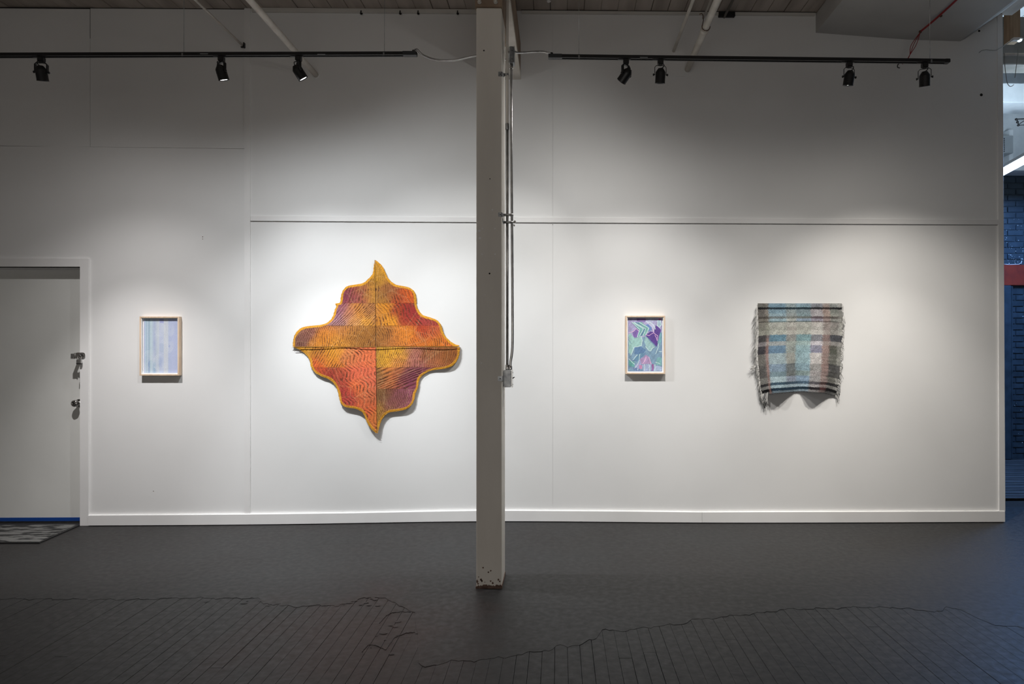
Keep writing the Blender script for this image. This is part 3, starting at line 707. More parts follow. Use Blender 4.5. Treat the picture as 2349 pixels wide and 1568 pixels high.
for t, e, s in ((tl, lb, -1), (tr, ra, 1)):
    bm = bmesh.new(); x0, x1 = sorted((e.x, e.x+s*0.085)); add_box(bm, x0-0.0005, x1, YT-0.0185, YT+0.0185, e.z-0.0015, e.z+0.022, 0.002)
    fin('feed_end', bm, M['trackend'], t, off=t.location)
    bm = bmesh.new(); add_lathe(bm, [(0, 0.009), (0.012, 0.009), (0.014, 0.006)], (e.x+s*0.02, YT, e.z+0.0215), (0, 0, 1), 12); fin('cable_clamp', bm, M['black'], t, off=t.location)
bm = bmesh.new(); add_box(bm, rb.x-0.03, rb.x+0.002, YT-0.0185, YT+0.0185, rb.z-0.0015, rb.z+0.022, 0.003); fin('end_cap', bm, M['black'], tr, off=tr.location)
for t, u, v in ((tl, 468, 123.3), (tr, 1477, 131.5), (tl, 737, 124.6)):
    p = P(u, v, YT-0.0176); pbox('maker_label', t, p.x-0.024, p.x+0.024, YT-0.0179, YT-0.0171, p.z-0.002, p.z+0.002, M['greybox'])
# hanging wires
for u, t, v1, lab in ((422, tl, 112, 'hanging wire of the left track, left of the small pipe'), (882, tl, 116, 'hanging wire of the left track, near its right end'),
                      (1328, tr, 128, 'hanging wire of the right track, near its left end'), (2133, tr, 140, 'hanging wire of the right track, near the red cable')):
    X = P(u, 60, YT).x; zt0 = track_z(X)
    o = tube('hanging_wire', None, [(X, YT, zt0+0.012), (X, YT, ZC-0.003)], 0.0013, M['steel'] if u > 1300 else M['box'], 6)
    tag(o, lab, 'wire', 'track hanging wires')
    bm = bmesh.new(); add_box(bm, X-0.005, X+0.005, YT-0.0195, YT-0.0175, zt0-0.006, zt0+0.014, 0.0005); fin('wire_clip', bm, M['box'], o, off=o.location)
# flexible conduits feeding the tracks
def flex(name, pts, label, r=0.0065):
    p = smooth_path(pts, 10); bm = bmesh.new()
    # resample evenly
    L = [0]; 
    for i in range(1, len(p)): L.append(L[-1]+(p[i]-p[i-1]).length)
    n = int(L[-1]/0.0035); q = []
    for k in range(n+1):
        s = L[-1]*k/n; i = max(j for j in range(len(L)) if L[j] <= s+1e-9); i = min(i, len(p)-2)
        t = (s-L[i])/max(L[i+1]-L[i], 1e-9); q.append(p[i].lerp(p[i+1], min(t, 1)))
    add_tube(bm, q, [r*(1.0 if k % 2 else 0.78) for k in range(len(q))], 10)
    return tag(fin(name, bm, M['steel'], None, off=p[0]), label, 'conduit')
e = lb
flex('flexible_conduit', [(e.x-0.02, YT, e.z+0.026), (e.x+0.0, YT-0.01, e.z+0.035), P(970, 126, YT), P(1000, 137, YT), P(1040, 138, YT), P(1075, 131, YT), P(1100, 126, YT), (pf0-0.0, YPB+0.012, P(1100, 124, YT).z), (pf1, YPB+0.014, jb.location.z+0.085), (jx0-0.002, YC+0.02, jb.location.z+0.085)],
     'flexible metal conduit sagging from the left track to the post')
flex('flexible_conduit', [(jx1+0.002, YC, zjb1-0.018), (jx1+0.03, YC+0.02, zjb1-0.017), P(1230, 118.5, YT), P(1250, 119, YT), (ra.x-0.01, YT, ra.z+0.034), (ra.x+0.02, YT, ra.z+0.032)],
     'short flexible metal conduit from junction box to the right track')

# ------------------------------------------------------------------ spot lamps
lens_m = emis('lamp_lens', (1.0, 0.99, 0.97, 1), 9.0)
def spot_lamp(u, aim, watts, col, label, wire_yoke):
    X = P(u, 150, YT).x; z0 = track_z(X)
    root = empty('track_spotlight', (X, YT, z0), label, 'lamp', 'spotlights on the two tracks')
    off = root.location
    tgt = Vector((aim[0], D, aim[1])); piv = Vector((X, YT, z0-0.094))
    d = (tgt-piv).normalized()
    # tilt pan of yoke from horizontal direction of the aim
    hv = Vector((d.x, d.y, 0)).normalized(); side = Vector((hv.y, -hv.x, 0))
    bm = bmesh.new(); add_box(bm, X-0.0175, X+0.0175, YT-0.015, YT+0.015, z0-0.030, z0-0.0025, 0.003)
    add_box(bm, X-0.05, X+0.03, YT-0.0075, YT+0.0075, z0-0.004, z0+0.006, 0.001)
    add_lathe(bm, [(0, 0.014), (0.006, 0.012)], (X, YT, z0-0.030), (0, 0, -1), 14)
    fin('track_adapter', bm, M['black'], root, off=off)
    W_ = 0.0355 if wire_yoke else 0.033
    bm = bmesh.new()
    pts = [piv+side*W_, piv+side*W_+Vector((0, 0, 0.046)), piv+side*(W_-0.010)+Vector((0, 0, 0.057)), piv-side*(W_-0.010)+Vector((0, 0, 0.057)), piv-side*W_+Vector((0, 0, 0.046)), piv-side*W_]
    if wire_yoke:
        add_tube(bm, pts, 0.0022, 8)
    else:
        # flat bar yoke
        prev = None
        for q in pts:
            c = [bm.verts.new(q+hv*sy*0.008+ (side*sx*0.0035 if True else 0)) for sy, sx in ((-1, -1), (1, -1), (1, 1), (-1, 1))]
            if abs((q-piv).z-0.057) < 1e-6:
                for vtx, (sy, sx) in zip(c, ((-1, -1), (1, -1), (1, 1), (-1, 1))):
                    vtx.co = q+hv*sy*0.008+Vector((0, 0, sx*0.0035*(1 if (q-piv).dot(side) > 0 else 1)))
                if (q-piv).dot(side) > 0:
                    for vtx, (sy, sx) in zip(c, ((-1, -1), (1, -1), (1, 1), (-1, 1))): vtx.co = q+hv*sy*0.008+Vector((0, 0, sx*0.0035))
                else:
                    for vtx, (sy, sx) in zip(c, ((-1, -1), (1, -1), (1, 1), (-1, 1))): vtx.co = q+hv*sy*0.008+Vector((0, 0, -sx*0.0035))
            elif (q-piv).dot(side) < 0:
                for vtx, (sy, sx) in zip(c, ((-1, -1), (1, -1), (1, 1), (-1, 1))): vtx.co = q+hv*sy*0.008+side*sx*0.0035
            if prev:
                for i in range(4): bm.faces.new((prev[i], prev[(i+1) % 4], c[(i+1) % 4], c[i]))
            else: bm.faces.new(c)
            prev = c
        bm.faces.new(prev[::-1])
    fin('yoke', bm, M['black'], root, off=off)
    # head
    bm = bmesh.new()
    R_ = 0.0305
    add_lathe(bm, [(-0.040, 0.006), (-0.038, 0.015), (-0.028, 0.022), (-0.020, R_-0.003), (-0.014, R_), (0.044, R_), (0.046, R_+0.001), (0.050, R_+0.001), (0.050, R_-0.003), (0.040, R_-0.004)], piv, d, 30)
    hd = fin('lamp_head', bm, M['black'], root, off=off)
    bm = bmesh.new(); add_lathe(bm, [(0.0402, R_-0.0045), (0.0415, R_-0.006), (0.0455, R_-0.0075), (0.0465, 0.0)], piv, d, 30)
    fin('lens', bm, lens_m, hd, off=off)
    for s_ in (-1, 1):
        bm = bmesh.new(); add_lathe(bm, [(0, 0.003), (0.006, 0.003), (0.007, 0.007), (0.012, 0.0075), (0.014, 0.005)], piv+side*s_*(W_-0.002), side*s_, 12)
        fin('tilt_knob', bm, M['black'], root, off=off)
    bm = bmesh.new()
    tail = piv-d*0.040
    mid_ = (tail+Vector((X, YT, z0-0.036)))/2+side*(0.016 if wire_yoke else -0.012)-hv*0.01
    add_tube(bm, smooth_path([Vector((X, YT, z0-0.034)), mid_+Vector((0, 0, 0.012)), mid_-Vector((0, 0, 0.004)), tail+d*0.004], 6), 0.0026, 8)
    fin('cord', bm, M['blackmatte'], root, off=off)
    for cone, wv in zip((60, 100, 172), watts):
        lt = bpy.data.lights.new('lamp_beam', 'SPOT'); lt.energy = wv; lt.color = col; lt.spot_size = math.radians(cone); lt.spot_blend = 1.0; lt.shadow_soft_size = 0.018
        lo = bpy.data.objects.new('lamp_beam', lt); C.objects.link(lo); lo.parent = root
        lo.location = piv+d*0.0565-off; lo.rotation_euler = d.to_track_quat('-Z', 'Y').to_euler()
    return root
LBL = ['black track spotlight at the far left, above the pale blue framed picture and door', 'black track spotlight second from left, hanging beside the small pipe end',
       'black track spotlight with its bright lens visible, turned right above the orange quilt', 'black track spotlight turned to the left, first on the right track',
       'black wire-yoke track spotlight just right of the left-turned one', 'black wire-yoke track spotlight above the plaid weaving',
       'black wire-yoke track spotlight at the far right by the track end and red cable']
for i, (u, aim, wts, col) in enumerate(LAMPS):
    r_ = spot_lamp(u, aim, wts, col, LBL[i], i >= 4)

# ================================================================== PIPES
def pipe(pts, r, label, m=M['pipe'], name='pipe', collar=True):
    o = empty(name, pts[0], label, 'pipe')
    bm = bmesh.new(); add_tube(bm, pts, r, 18); fin('pipe_run', bm, m, o, off=o.location)
    return o
def wall_pipe(u, v, label, r, ext=-1.5, m=M['pipe'], du=0, dz=0.0):
    p = P(u, v, D)
    return pipe([(p.x, D-0.002, p.z), (p.x+du, ext, p.z+dz)], r, label, m), p
pp, p = wall_pipe(725, 172, 'thick pale pipe entering the wall above the orange quilt', 0.0215)
bm = bmesh.new(); add_lathe(bm, [(0, 0.030), (0.004, 0.030), (0.006, 0.024)], (p.x, D, p.z), (0, -1, 0), 20); fin('wall_ring', bm, M['wall'], pp, off=pp.location)
pp, p = wall_pipe(559, 107, 'thin pale pipe reaching the wall beside the vertical batten', 0.0085)
bm = bmesh.new(); add_box(bm, p.x+0.008, p.x+0.018, D-0.03, D-0.001, p.z-0.018, p.z+0.022, 0.002); add_box(bm, p.x-0.012, p.x+0.016, D-0.028, D-0.014, p.z-0.018, p.z-0.009, 0.002); fin('pipe_clip', bm, M['black'], pp, off=pp.location)
pp, p = wall_pipe(1577, 160, 'thick pale pipe with coupling and hanger, right of the post', 0.0235, du=-0.09)
# coupling + hanger loop
cy = D*0.87
def on(y): return Vector((p.x-0.09*(D-y)/(D+1.5), y, p.z))
bm = bmesh.new(); add_lathe(bm, [(0, 0.0240), (0.002, 0.029), (0.045, 0.029), (0.047, 0.0240)], on(cy+0.05), (0, -1, 0), 20); fin('coupling', bm, M['pipe'], pp, off=pp.location)
bm = bmesh.new(); c0 = on(cy-0.02); pts = [c0+Vector((0.028*math.cos(a), 0, 0.028*math.sin(a))) for a in [math.radians(x) for x in range(20, -215, -15)]]
pts += [c0+Vector((-0.018, 0, 0.045)), c0+Vector((-0.022, 0, 0.08)), c0+Vector((-0.03, 0, 0.092)), c0+Vector((-0.045, 0, 0.085))]
add_tube(bm, pts, 0.0028, 8); fin('pipe_hook', bm, M['rust'], pp, off=pp.location)
bm = bmesh.new(); add_lathe(bm, [(0, 0.031), (0.004, 0.031), (0.006, 0.026)], (p.x, D, p.z), (0, -1, 0), 20); fin('wall_ring', bm, M['wall'], pp, off=pp.location)
pp, p = wall_pipe(1545, 118, 'thin pale pipe entering the wall just left of the thick right pipe', 0.0115, du=-0.02)
pp, p = wall_pipe(1613, 42, 'short dark-edged pipe under the ceiling behind the thick right pipe', 0.0085, du=-0.02)
pp, p = wall_pipe(1661, 40, 'grey pipe along the ceiling over a black bracket', 0.0095, m=M['girder'], du=0.02)
bm = bmesh.new(); xa = WX(1647); add_box(bm, xa, WX(1684), D-0.035, D-0.003, ZC-0.047, ZC-0.010, 0.002)
br = fin('ceiling_bracket', bm, M['blackmatte'], None, off=Vector((WX(1665), D-0.02, ZC-0.03))); tag(br, 'short black bracket under the ceiling right of the thick pipe', 'bracket')
# black cup hooks in the strip under the ceiling
HL = ['leftmost of the four small black hooks under the ceiling', 'second from left of the four small black ceiling hooks', 'third from left of the four small black ceiling hooks', 'rightmost of the four small black hooks, nearest the post']
for u, lab in zip((831, 920, 961, 1051), HL):
    X = WX(u); z = WZ(u, 31)
    bm = bmesh.new(); add_tube(bm, smooth_path([(X, D-0.022, z+0.006), (X, D-0.035, z+0.004), (X, D-0.040, z-0.008), (X-0.004, D-0.036, z-0.020), (X+0.003, D-0.030, z-0.022)], 4), 0.0035, 8)
    add_lathe(bm, [(0, 0.010), (0.003, 0.009), (0.008, 0.004)], (X, D-0.022, z-0.012), (0, -1, 0), 10)
    tag(fin('cup_hook', bm, M['blackmatte'], None, off=Vector((X, D-0.03, z))), lab, 'hook', 'black hooks under the ceiling strip')
# round white detector on the ceiling
pc = P(1258.5, 1.5, D); yq = D*(ZC-0.003-H)/(pc.z-H); q = P(1258.5, 1.5, yq)
bm = bmesh.new(); add_lathe(bm, [(0, 0.016), (0.006, 0.016), (0.010, 0.010)], (q.x, q.y, ZC-0.004), (0, 0, -1), 16)
tag(fin('ceiling_button', bm, M['white'], None, off=Vector((q.x, q.y, ZC))), 'small white round fitting on the ceiling boards right of the beam', 'fitting')

# ------------------------------------------------------------------ red cable
YR = D-0.25
rc_ = empty('red_cable', P(2110, 72, YR), 'red cable bundle hanging from the soffit behind the right track', 'cable')
def rp(u, v, y): return P(u, v, y)
bm = bmesh.new()
sp = [rp(2215, -25, 4.40), rp(2195, 0, 4.55), rp(2155, 37, 4.77), rp(2133, 56, 4.86), rp(2111, 74, YR)]
for k, ofs in enumerate(((0, 0), (0.006, 0.004), (-0.005, 0.005))):
    add_tube(bm, [q+Vector((ofs[0], 0, ofs[1])) for q in smooth_path(sp, 8)], 0.0035, 8)
for mid in ((2097, 100), (2090, 104), (2102, 102)):
    add_tube(bm, smooth_path([rp(2111, 74, YR), rp(mid[0], mid[1], YR), rp(2087, 126, YR), rp(2080, 138, YR), rp(2070, 147, YR)], 8), 0.0026, 8)
fin('cable_strands', bm, M['red'], rc_, off=rc_.location)
for u, v, y in ((2111, 73, YR), (2158, 36, 4.77)):
    bm = bmesh.new(); c = rp(u, v, y); add_lathe(bm, [(-0.006, 0.008), (-0.004, 0.011), (0.004, 0.011), (0.006, 0.008)], c, (1, 0, 0.8), 12); fin('cable_tie', bm, M['rust'], rc_, off=rc_.location)
bm = bmesh.new(); add_tube(bm, smooth_path([rp(2072, 146, YR), rp(2066, 144, YR), rp(2060, 148, YR), rp(2059, 154, YR), rp(2064, 156, YR)], 5), 0.0038, 8); o = fin('cable_connector', bm, M['black'], rc_, off=rc_.location); o['label'] = 'black connector at the loose end'

# ================================================================== ARTWORKS
def vcol_mesh(name, verts, faces, cols, m, parent, off, extra=None, smooth=True):
    me = bpy.data.meshes.new(name)
    vv = np.asarray(verts, dtype=float)-np.array(off)
    me.from_pydata(vv.tolist(), [], faces); me.update()
    ca = me.color_attributes.new('Col', 'FLOAT_COLOR', 'POINT')
    c4 = np.ones((len(verts), 4), dtype=np.float32); c4[:, :3] = cols; ca.data.foreach_set('color', c4.ravel())
    if extra:
        for k, arr in extra.items():
            at = me.attributes.new(k, 'FLOAT', 'POINT'); at.data.foreach_set('value', np.asarray(arr, dtype=np.float32))
    if smooth: me.polygons.foreach_set('use_smooth', [True]*len(me.polygons))
    return link(name, me, m, parent)
def lina(c):
    c = np.asarray(c, dtype=float)/255.0
    return np.where(c <= 0.04045, c/12.92, ((c+0.055)/1.055)**2.4)
def shepard(px, py, pts, s=55.0):
    P_ = np.array([[a, b] for a, b, _ in pts], float); Cc = lina([c for _, _, c in pts])
    d2 = (px[:, None]-P_[None, :, 0])**2+(py[:, None]-P_[None, :, 1])**2
    wt = np.exp(-d2/(2*s*s))+1e-5/(1+d2/1e4)
    return (wt@Cc)/wt.sum(1, keepdims=True)
def cell_noise(x, y, sd):
    return np.sin(x*0.031+sd)*np.cos(y*0.027-sd*1.7)+0.5*np.sin(x*0.07+y*0.05+sd*3)

# ---- quilt (coordinates in a 3.485x close-up whose corner is photo pixel 640,570)
QS = 1603/460.0
UL = [(765, 90), (757, 140), (748, 200), (715, 240), (670, 275), (600, 288), (545, 300), (510, 335), (495, 380), (490, 420), (485, 433), (452, 437), (452, 452), (460, 456), (445, 490), (430, 540), (400, 580), (350, 605), (270, 615), (210, 622), (160, 645), (125, 690), (113, 740), (110, 783)]
UR = [(765, 90), (790, 105), (825, 140), (850, 190), (875, 240), (930, 285), (1000, 300), (1050, 315), (1085, 350), (1098, 400), (1100, 450), (1115, 490), (1150, 530), (1210, 550), (1260, 570), (1295, 610), (1310, 660), (1330, 700), (1370, 740), (1410, 765), (1440, 772), (1440, 783)]
LLo = [(104, 786), (160, 805), (215, 845), (245, 890), (255, 940), (290, 990), (340, 1020), (400, 1045), (445, 1085), (470, 1140), (480, 1190), (495, 1235), (530, 1265), (590, 1275), (640, 1290), (675, 1320), (700, 1380), (730, 1430), (760, 1462), (782, 1475)]
LRo = [(1446, 788), (1440, 850), (1420, 900), (1380, 940), (1320, 960), (1250, 968), (1190, 985), (1140, 1020), (1118, 1060), (1110, 1110), (1090, 1160), (1080, 1210), (1055, 1255), (1010, 1285), (940, 1300), (880, 1310), (840, 1340), (815, 1380), (800, 1430), (788, 1475)]
ROWS_U = [(-1, 435), (435, 617), (617, 2000)]
COLU = {
 'UL': [[(560, 370, (128, 48, 84)), (640, 380, (155, 75, 70)), (730, 330, (192, 128, 50)), (765, 150, (205, 140, 45)), (600, 320, (160, 80, 70))],
        [(470, 500, (138, 78, 130)), (480, 590, (165, 120, 140)), (560, 520, (178, 105, 75)), (630, 500, (210, 130, 45)), (705, 480, (165, 105, 65)), (700, 590, (220, 145, 45)), (580, 600, (200, 140, 100)), (760, 520, (175, 110, 70))],
        [(190, 720, (130, 85, 80)), (240, 655, (155, 95, 90)), (350, 690, (208, 118, 30)), (340, 750, (205, 125, 35)), (520, 670, (185, 110, 45)), (600, 720, (165, 105, 48)), (740, 690, (160, 100, 48)), (480, 755, (205, 130, 40))]],
 'UR': [[(800, 200, (205, 140, 45)), (830, 380, (165, 110, 55)), (900, 350, (160, 92, 60)), (960, 390, (190, 78, 45)), (1050, 370, (222, 95, 28))],
        [(850, 470, (230, 142, 25)), (870, 590, (235, 148, 30)), (960, 480, (165, 48, 42)), (1050, 500, (150, 42, 52)), (1050, 590, (165, 55, 42)), (1170, 590, (165, 60, 62)), (800, 540, (190, 115, 50))],
        [(820, 700, (160, 100, 50)), (900, 680, (165, 95, 50)), (960, 690, (205, 115, 40)), (1020, 660, (230, 130, 30)), (1130, 650, (195, 58, 32)), (1100, 740, (208, 110, 38)), (1240, 650, (210, 95, 60)), (1280, 740, (222, 118, 30)), (1390, 765, (222, 105, 50))]],
 'LL': [[(200, 810, (200, 135, 42)), (320, 830, (172, 105, 38)), (430, 850, (215, 138, 30)), (300, 920, (208, 88, 38)), (450, 930, (210, 118, 38)), (560, 850, (210, 120, 72)), (700, 860, (220, 105, 65)), (620, 930, (215, 98, 65))],
        [(400, 980, (150, 48, 48)), (500, 1050, (178, 70, 55)), (620, 1000, (218, 95, 70)), (720, 1050, (210, 95, 70)), (540, 1150, (162, 48, 50)), (620, 1110, (218, 100, 50)), (540, 1220, (170, 60, 55)), (690, 1180, (190, 95, 62)), (670, 1280, (210, 90, 52)), (750, 1400, (208, 108, 52)), (290, 970, (190, 75, 40))]],
 'LR': [[(820, 830, (172, 120, 42)), (880, 870, (222, 155, 28)), (960, 820, (205, 142, 40)), (950, 910, (208, 125, 60)), (1070, 880, (175, 105, 95)), (1100, 930, (170, 95, 98)), (1200, 850, (155, 90, 60)), (1350, 850, (145, 82, 42)), (1250, 930, (170, 95, 60))],
        [(815, 1040, (120, 85, 55)), (900, 980, (198, 108, 48)), (880, 1080, (190, 100, 60)), (960, 1060, (130, 62, 62)), (1050, 1030, (108, 48, 74)), (1080, 1090, (122, 55, 78)), (1000, 980, (120, 65, 75))],
        [(825, 1160, (125, 88, 55)), (900, 1150, (112, 60, 66)), (970, 1180, (135, 75, 88)), (1040, 1170, (152, 82, 108)), (900, 1240, (138, 80, 78)), (800, 1300, (168, 115, 55)), (1020, 1240, (140, 75, 85))]],
}
RW = {'UL': [0, 435, 617, 9999], 'UR': [0, 435, 617, 9999], 'LL': [0, 950, 9999], 'LR': [0, 950, 1120, 9999]}
def poly_dist(px, py, poly):
    d = np.full(px.shape, 1e9)
    for (x0, y0), (x1, y1) in zip(poly[:-1], poly[1:]):
        vx, vy = x1-x0, y1-y0; t = np.clip(((px-x0)*vx+(py-y0)*vy)/(vx*vx+vy*vy+1e-9), 0, 1)
        d = np.minimum(d, np.hypot(px-x0-t*vx, py-y0-t*vy))
    return d
def densify(poly, k=5):
    q = smooth_path([Vector((a, b, 0)) for a, b in poly], k); return [(v.x, v.y) for v in q]
quilt = empty('art_quilt', P(640+770/QS, 570+783/QS, D-0.03), 'large orange, gold and purple quilted wall piece shaped like a wavy four-pointed leaf', 'quilt')
GOLD = lina((205, 145, 48))
def quilt_panel(key, out, top):
    out = densify(out); ys = np.array([p[1] for p in out]); xs = np.array([p[0] for p in out])
    o_ = np.argsort(ys, kind='stable'); ys = ys[o_]; xs = xs[o_]
    NY, NX = 190, 130
    y0, y1 = (90, 782) if top else (787, 1475)
    Y = np.linspace(y0, y1, NY)
    xc = np.interp(Y, [90, 783, 1475], [766, 775, 783])
    xe = np.interp(Y, ys, xs)
    sgn = -1 if key in ('UL', 'LL') else 1
    xe = xc+sgn*np.maximum(sgn*(xe-xc), 1.0)
    # ragged cloth edge
    xe = xe+sgn*(1.2*np.sin(Y*0.21)+0.8*np.sin(Y*0.47+1))
    Sx = np.linspace(0, 1, NX)**0.9
    PX = (xc+sgn*1.5)[:, None]+((xe-xc-sgn*1.5)[:, None])*Sx[None, :]; PY = np.repeat(Y[:, None], NX, 1)
    px = PX.ravel(); py = PY.ravel()
    d = poly_dist(px, py, out)
    cols = np.zeros((len(px), 3)); rw = RW[key]; inkm = np.zeros(len(px)); ph = np.zeros(len(px))
    rr = np.random.RandomState(len(key)+ord(key[0])*3+ord(key[1]))
    wob = 6*np.sin(px*0.045)+4*np.sin(px*0.11+2)
    for i in range(len(rw)-1):
        msk = (py >= rw[i]) & (py < rw[i+1])
        if not msk.any(): continue
        x_, y_ = px[msk], py[msk]
        qx = x_+18*cell_noise(x_, y_, i+1.3); qy = y_+16*cell_noise(y_, x_, i+4.1)
        own = shepard(qx, qy, COLU[key][i], 46)
        for nb in (i-1, i+1):
            if 0 <= nb < len(rw)-1:
                bnd = rw[max(i, nb)]; q_ = 0.22*np.exp(-np.abs(y_-bnd)/34)[:, None]; own = own*(1-q_)+shepard(qx, qy, COLU[key][nb], 46)*q_
        cols[msk] = (own*0.93+own.mean(1, keepdims=True)*0.07)*np.array([0.93, 1.0, 0.84])
        if key == 'UL': A, per = (math.radians([62, 48, 15][i]), [17, 15, 16][i])
        elif key == 'UR': A, per = (math.radians([118, 150, 165][i]), [17, 24, 17][i])
        elif key == 'LL': A, per = (math.radians([35, 150][i]), [17, 24][i])
        else: A, per = (math.radians([20, 70, 8][i]), [16, 20, 15][i])
        # direction normal to the strokes bends across the panel
        bend = 0.0011*(np.abs(x_-775))
        if i == 0 and key == 'UL': pr = (x_*0.62+0.35*(1475-y_)*0.0+ (y_-90)*0.25*np.sign(1))
        if key in ('UL', 'UR') and i == 0:
            # fan of strokes rising to the tip
            r0 = np.hypot(x_-775, (y_+120)); th = np.arctan2(np.abs(x_-775), y_+120 - 0.0)
            phase = th*150+0.010*y_+1.2*np.sin(y_*0.02)
        elif key == 'LL' and i == 1 or (key == 'LL' and i == 0):
            a_ = np.where(x_ > 500, 1.0, 0.0)
            phase = np.where(x_ > 500, (x_*0.95-y_*0.45+16*np.sin(y_*0.05+x_*0.01))/30*6.283, (x_*math.cos(A)+y_*math.sin(A)*0.8)/per*6.283)
        else:
            phase = (x_*math.cos(A)*(1+0)+y_*math.sin(A)*0.9+10*np.sin(y_*0.03+x_*0.012+i))/per*6.283
        ph[msk] = phase
        nz = 0.5+0.5*np.sin(x_*0.022+i*2+ord(key[1]))*np.cos(y_*0.03+i)
        inkm[msk] = 0.34+0.50*nz
    # rim of gold binding, and the central seams
    bw = 17+2*np.sin(py*0.05)
    edge_fac = np.clip((bw-d)/6+0.5, 0, 1)[:, None]
    cols = cols*(1-edge_fac)+GOLD*(1.0+0.1*np.sin(px*0.3+py*0.25))[:, None]*edge_fac
    inkm *= (1-0.8*edge_fac[:, 0])
    seam = np.clip(1-np.abs(px-np.repeat(xc, NX))/4, 0, 1)*0.7+np.clip(1-np.abs(py-(782 if top else 787))/5, 0, 1)*0.7
    cols = cols*(1-0.55*np.clip(seam, 0, 1))[:, None]
    cols = np.clip(cols*1.05, 0, 0.95)
    # shape in depth: hugs the wall at the top, curls away below and at the tips
    uu = 640+px/QS; vv = 570+py/QS
    dist = np.hypot(px-775, py-783)
    lift = 0.010+0.012*np.clip((dist-250)/450, 0, 1)+(0.016*np.clip((py-783)/650, 0, 1)**1.2)+0.004*np.sin(px*0.012+py*0.01)
    lift -= 0.004*np.clip(1-d/14, 0, 1)
    h = 0.0016*np.sin(ph)*(inkm > 0.2)*0.4
    V = np.zeros((len(px), 3))
    dx = (uu-CX)/F; dz = -(vv-CY)/F
    rx = dx*math.cos(YAW)+math.sin(YAW); ry = math.cos(YAW)-dx*math.sin(YAW)
    Yd = D-lift-h; t = Yd/ry
    V[:, 0] = rx*t; V[:, 1] = Yd; V[:, 2] = H+dz*t
    nV = len(px)
    V2 = V.copy(); V2[:, 1] += 0.006
    Fc = []
    for a in range(NY-1):
        for b in range(NX-1):
            i0 = a*NX+b; q = (i0, i0+1, i0+NX+1, i0+NX)
            Fc.append(q if sgn < 0 else q[::-1])
    # skirt giving the cloth its thickness
    rim = [b for b in range(NX)]+[a*NX+NX-1 for a in range(1, NY)]+[(NY-1)*NX+b for b in range(NX-2, -1, -1)]+[a*NX for a in range(NY-2, 0, -1)]
    base = nV; back = V2[rim]
    for k in range(len(rim)):
        k2 = (k+1) % len(rim); Fc.append((rim[k], rim[k2], base+k2, base+k))
    VV = np.vstack([V, back]); CC = np.vstack([cols, np.tile(GOLD*0.45, (len(rim), 1))])
    extra = {'phase': np.concatenate([ph, np.zeros(len(rim))]), 'ink': np.concatenate([inkm, np.zeros(len(rim))])}
    o = vcol_mesh('quilted_panel', VV.tolist(), Fc, CC, M['quilt'], quilt, tuple(quilt.location), extra)
    return o
for key, out, top, lab in (('UL', UL, True, 'upper left quarter, purple into gold'), ('UR', UR, True, 'upper right quarter, gold into red'), ('LL', LLo, False, 'lower left quarter, coral red'), ('LR', LRo, False, 'lower right quarter, gold and plum')):
    o = quilt_panel(key, out, top); o['label'] = lab
# piped seams crossing in the middle, and loose threads
bm = bmesh.new()
def qP(x, y, lift): return P(640+x/QS, 570+y/QS, D-lift)
add_tube(bm, [qP(x, 784.5+0.8*math.sin(x*0.02), 0.022+0.012*min(1, max(0, (abs(x-775)-250)/450))) for x in range(120, 1430, 12)], 0.0022, 6)
o = fin('cross_seam', bm, mat('gold_piping', tuple(GOLD*0.55)+(1,), 0.9), quilt, off=quilt.location)
bm = bmesh.new()
for key, out in (('LL', LLo), ('LR', LRo), ('UL', UL)):
    dn = densify(out, 6)
    for k in range(0, len(dn), 2):
        if key == 'UL' and k < len(dn)*0.75: continue
        x, y = dn[k]; L_ = random.uniform(4, 12); a = random.uniform(-0.9, 0.9)
        lf = 0.010+0.012*min(1, max(0, (math.hypot(x-775, y-783)-250)/450))+0.016*max(0, (y-783)/650)
        sg = -1 if key[1] == 'L' else 1
        add_tube(bm, [qP(x-sg*3, y-2, lf-0.003), qP(x+sg*L_*0.35*abs(a), y+L_*0.5, lf-0.004), qP(x+sg*L_*0.6*a, y+L_, lf-0.007)], 0.0006, 4)
o = fin('loose_threads', bm, mat('thread_tan', (0.45, 0.33, 0.2, 1), 0.9), quilt, off=quilt.location); o['kind'] = 'stuff'

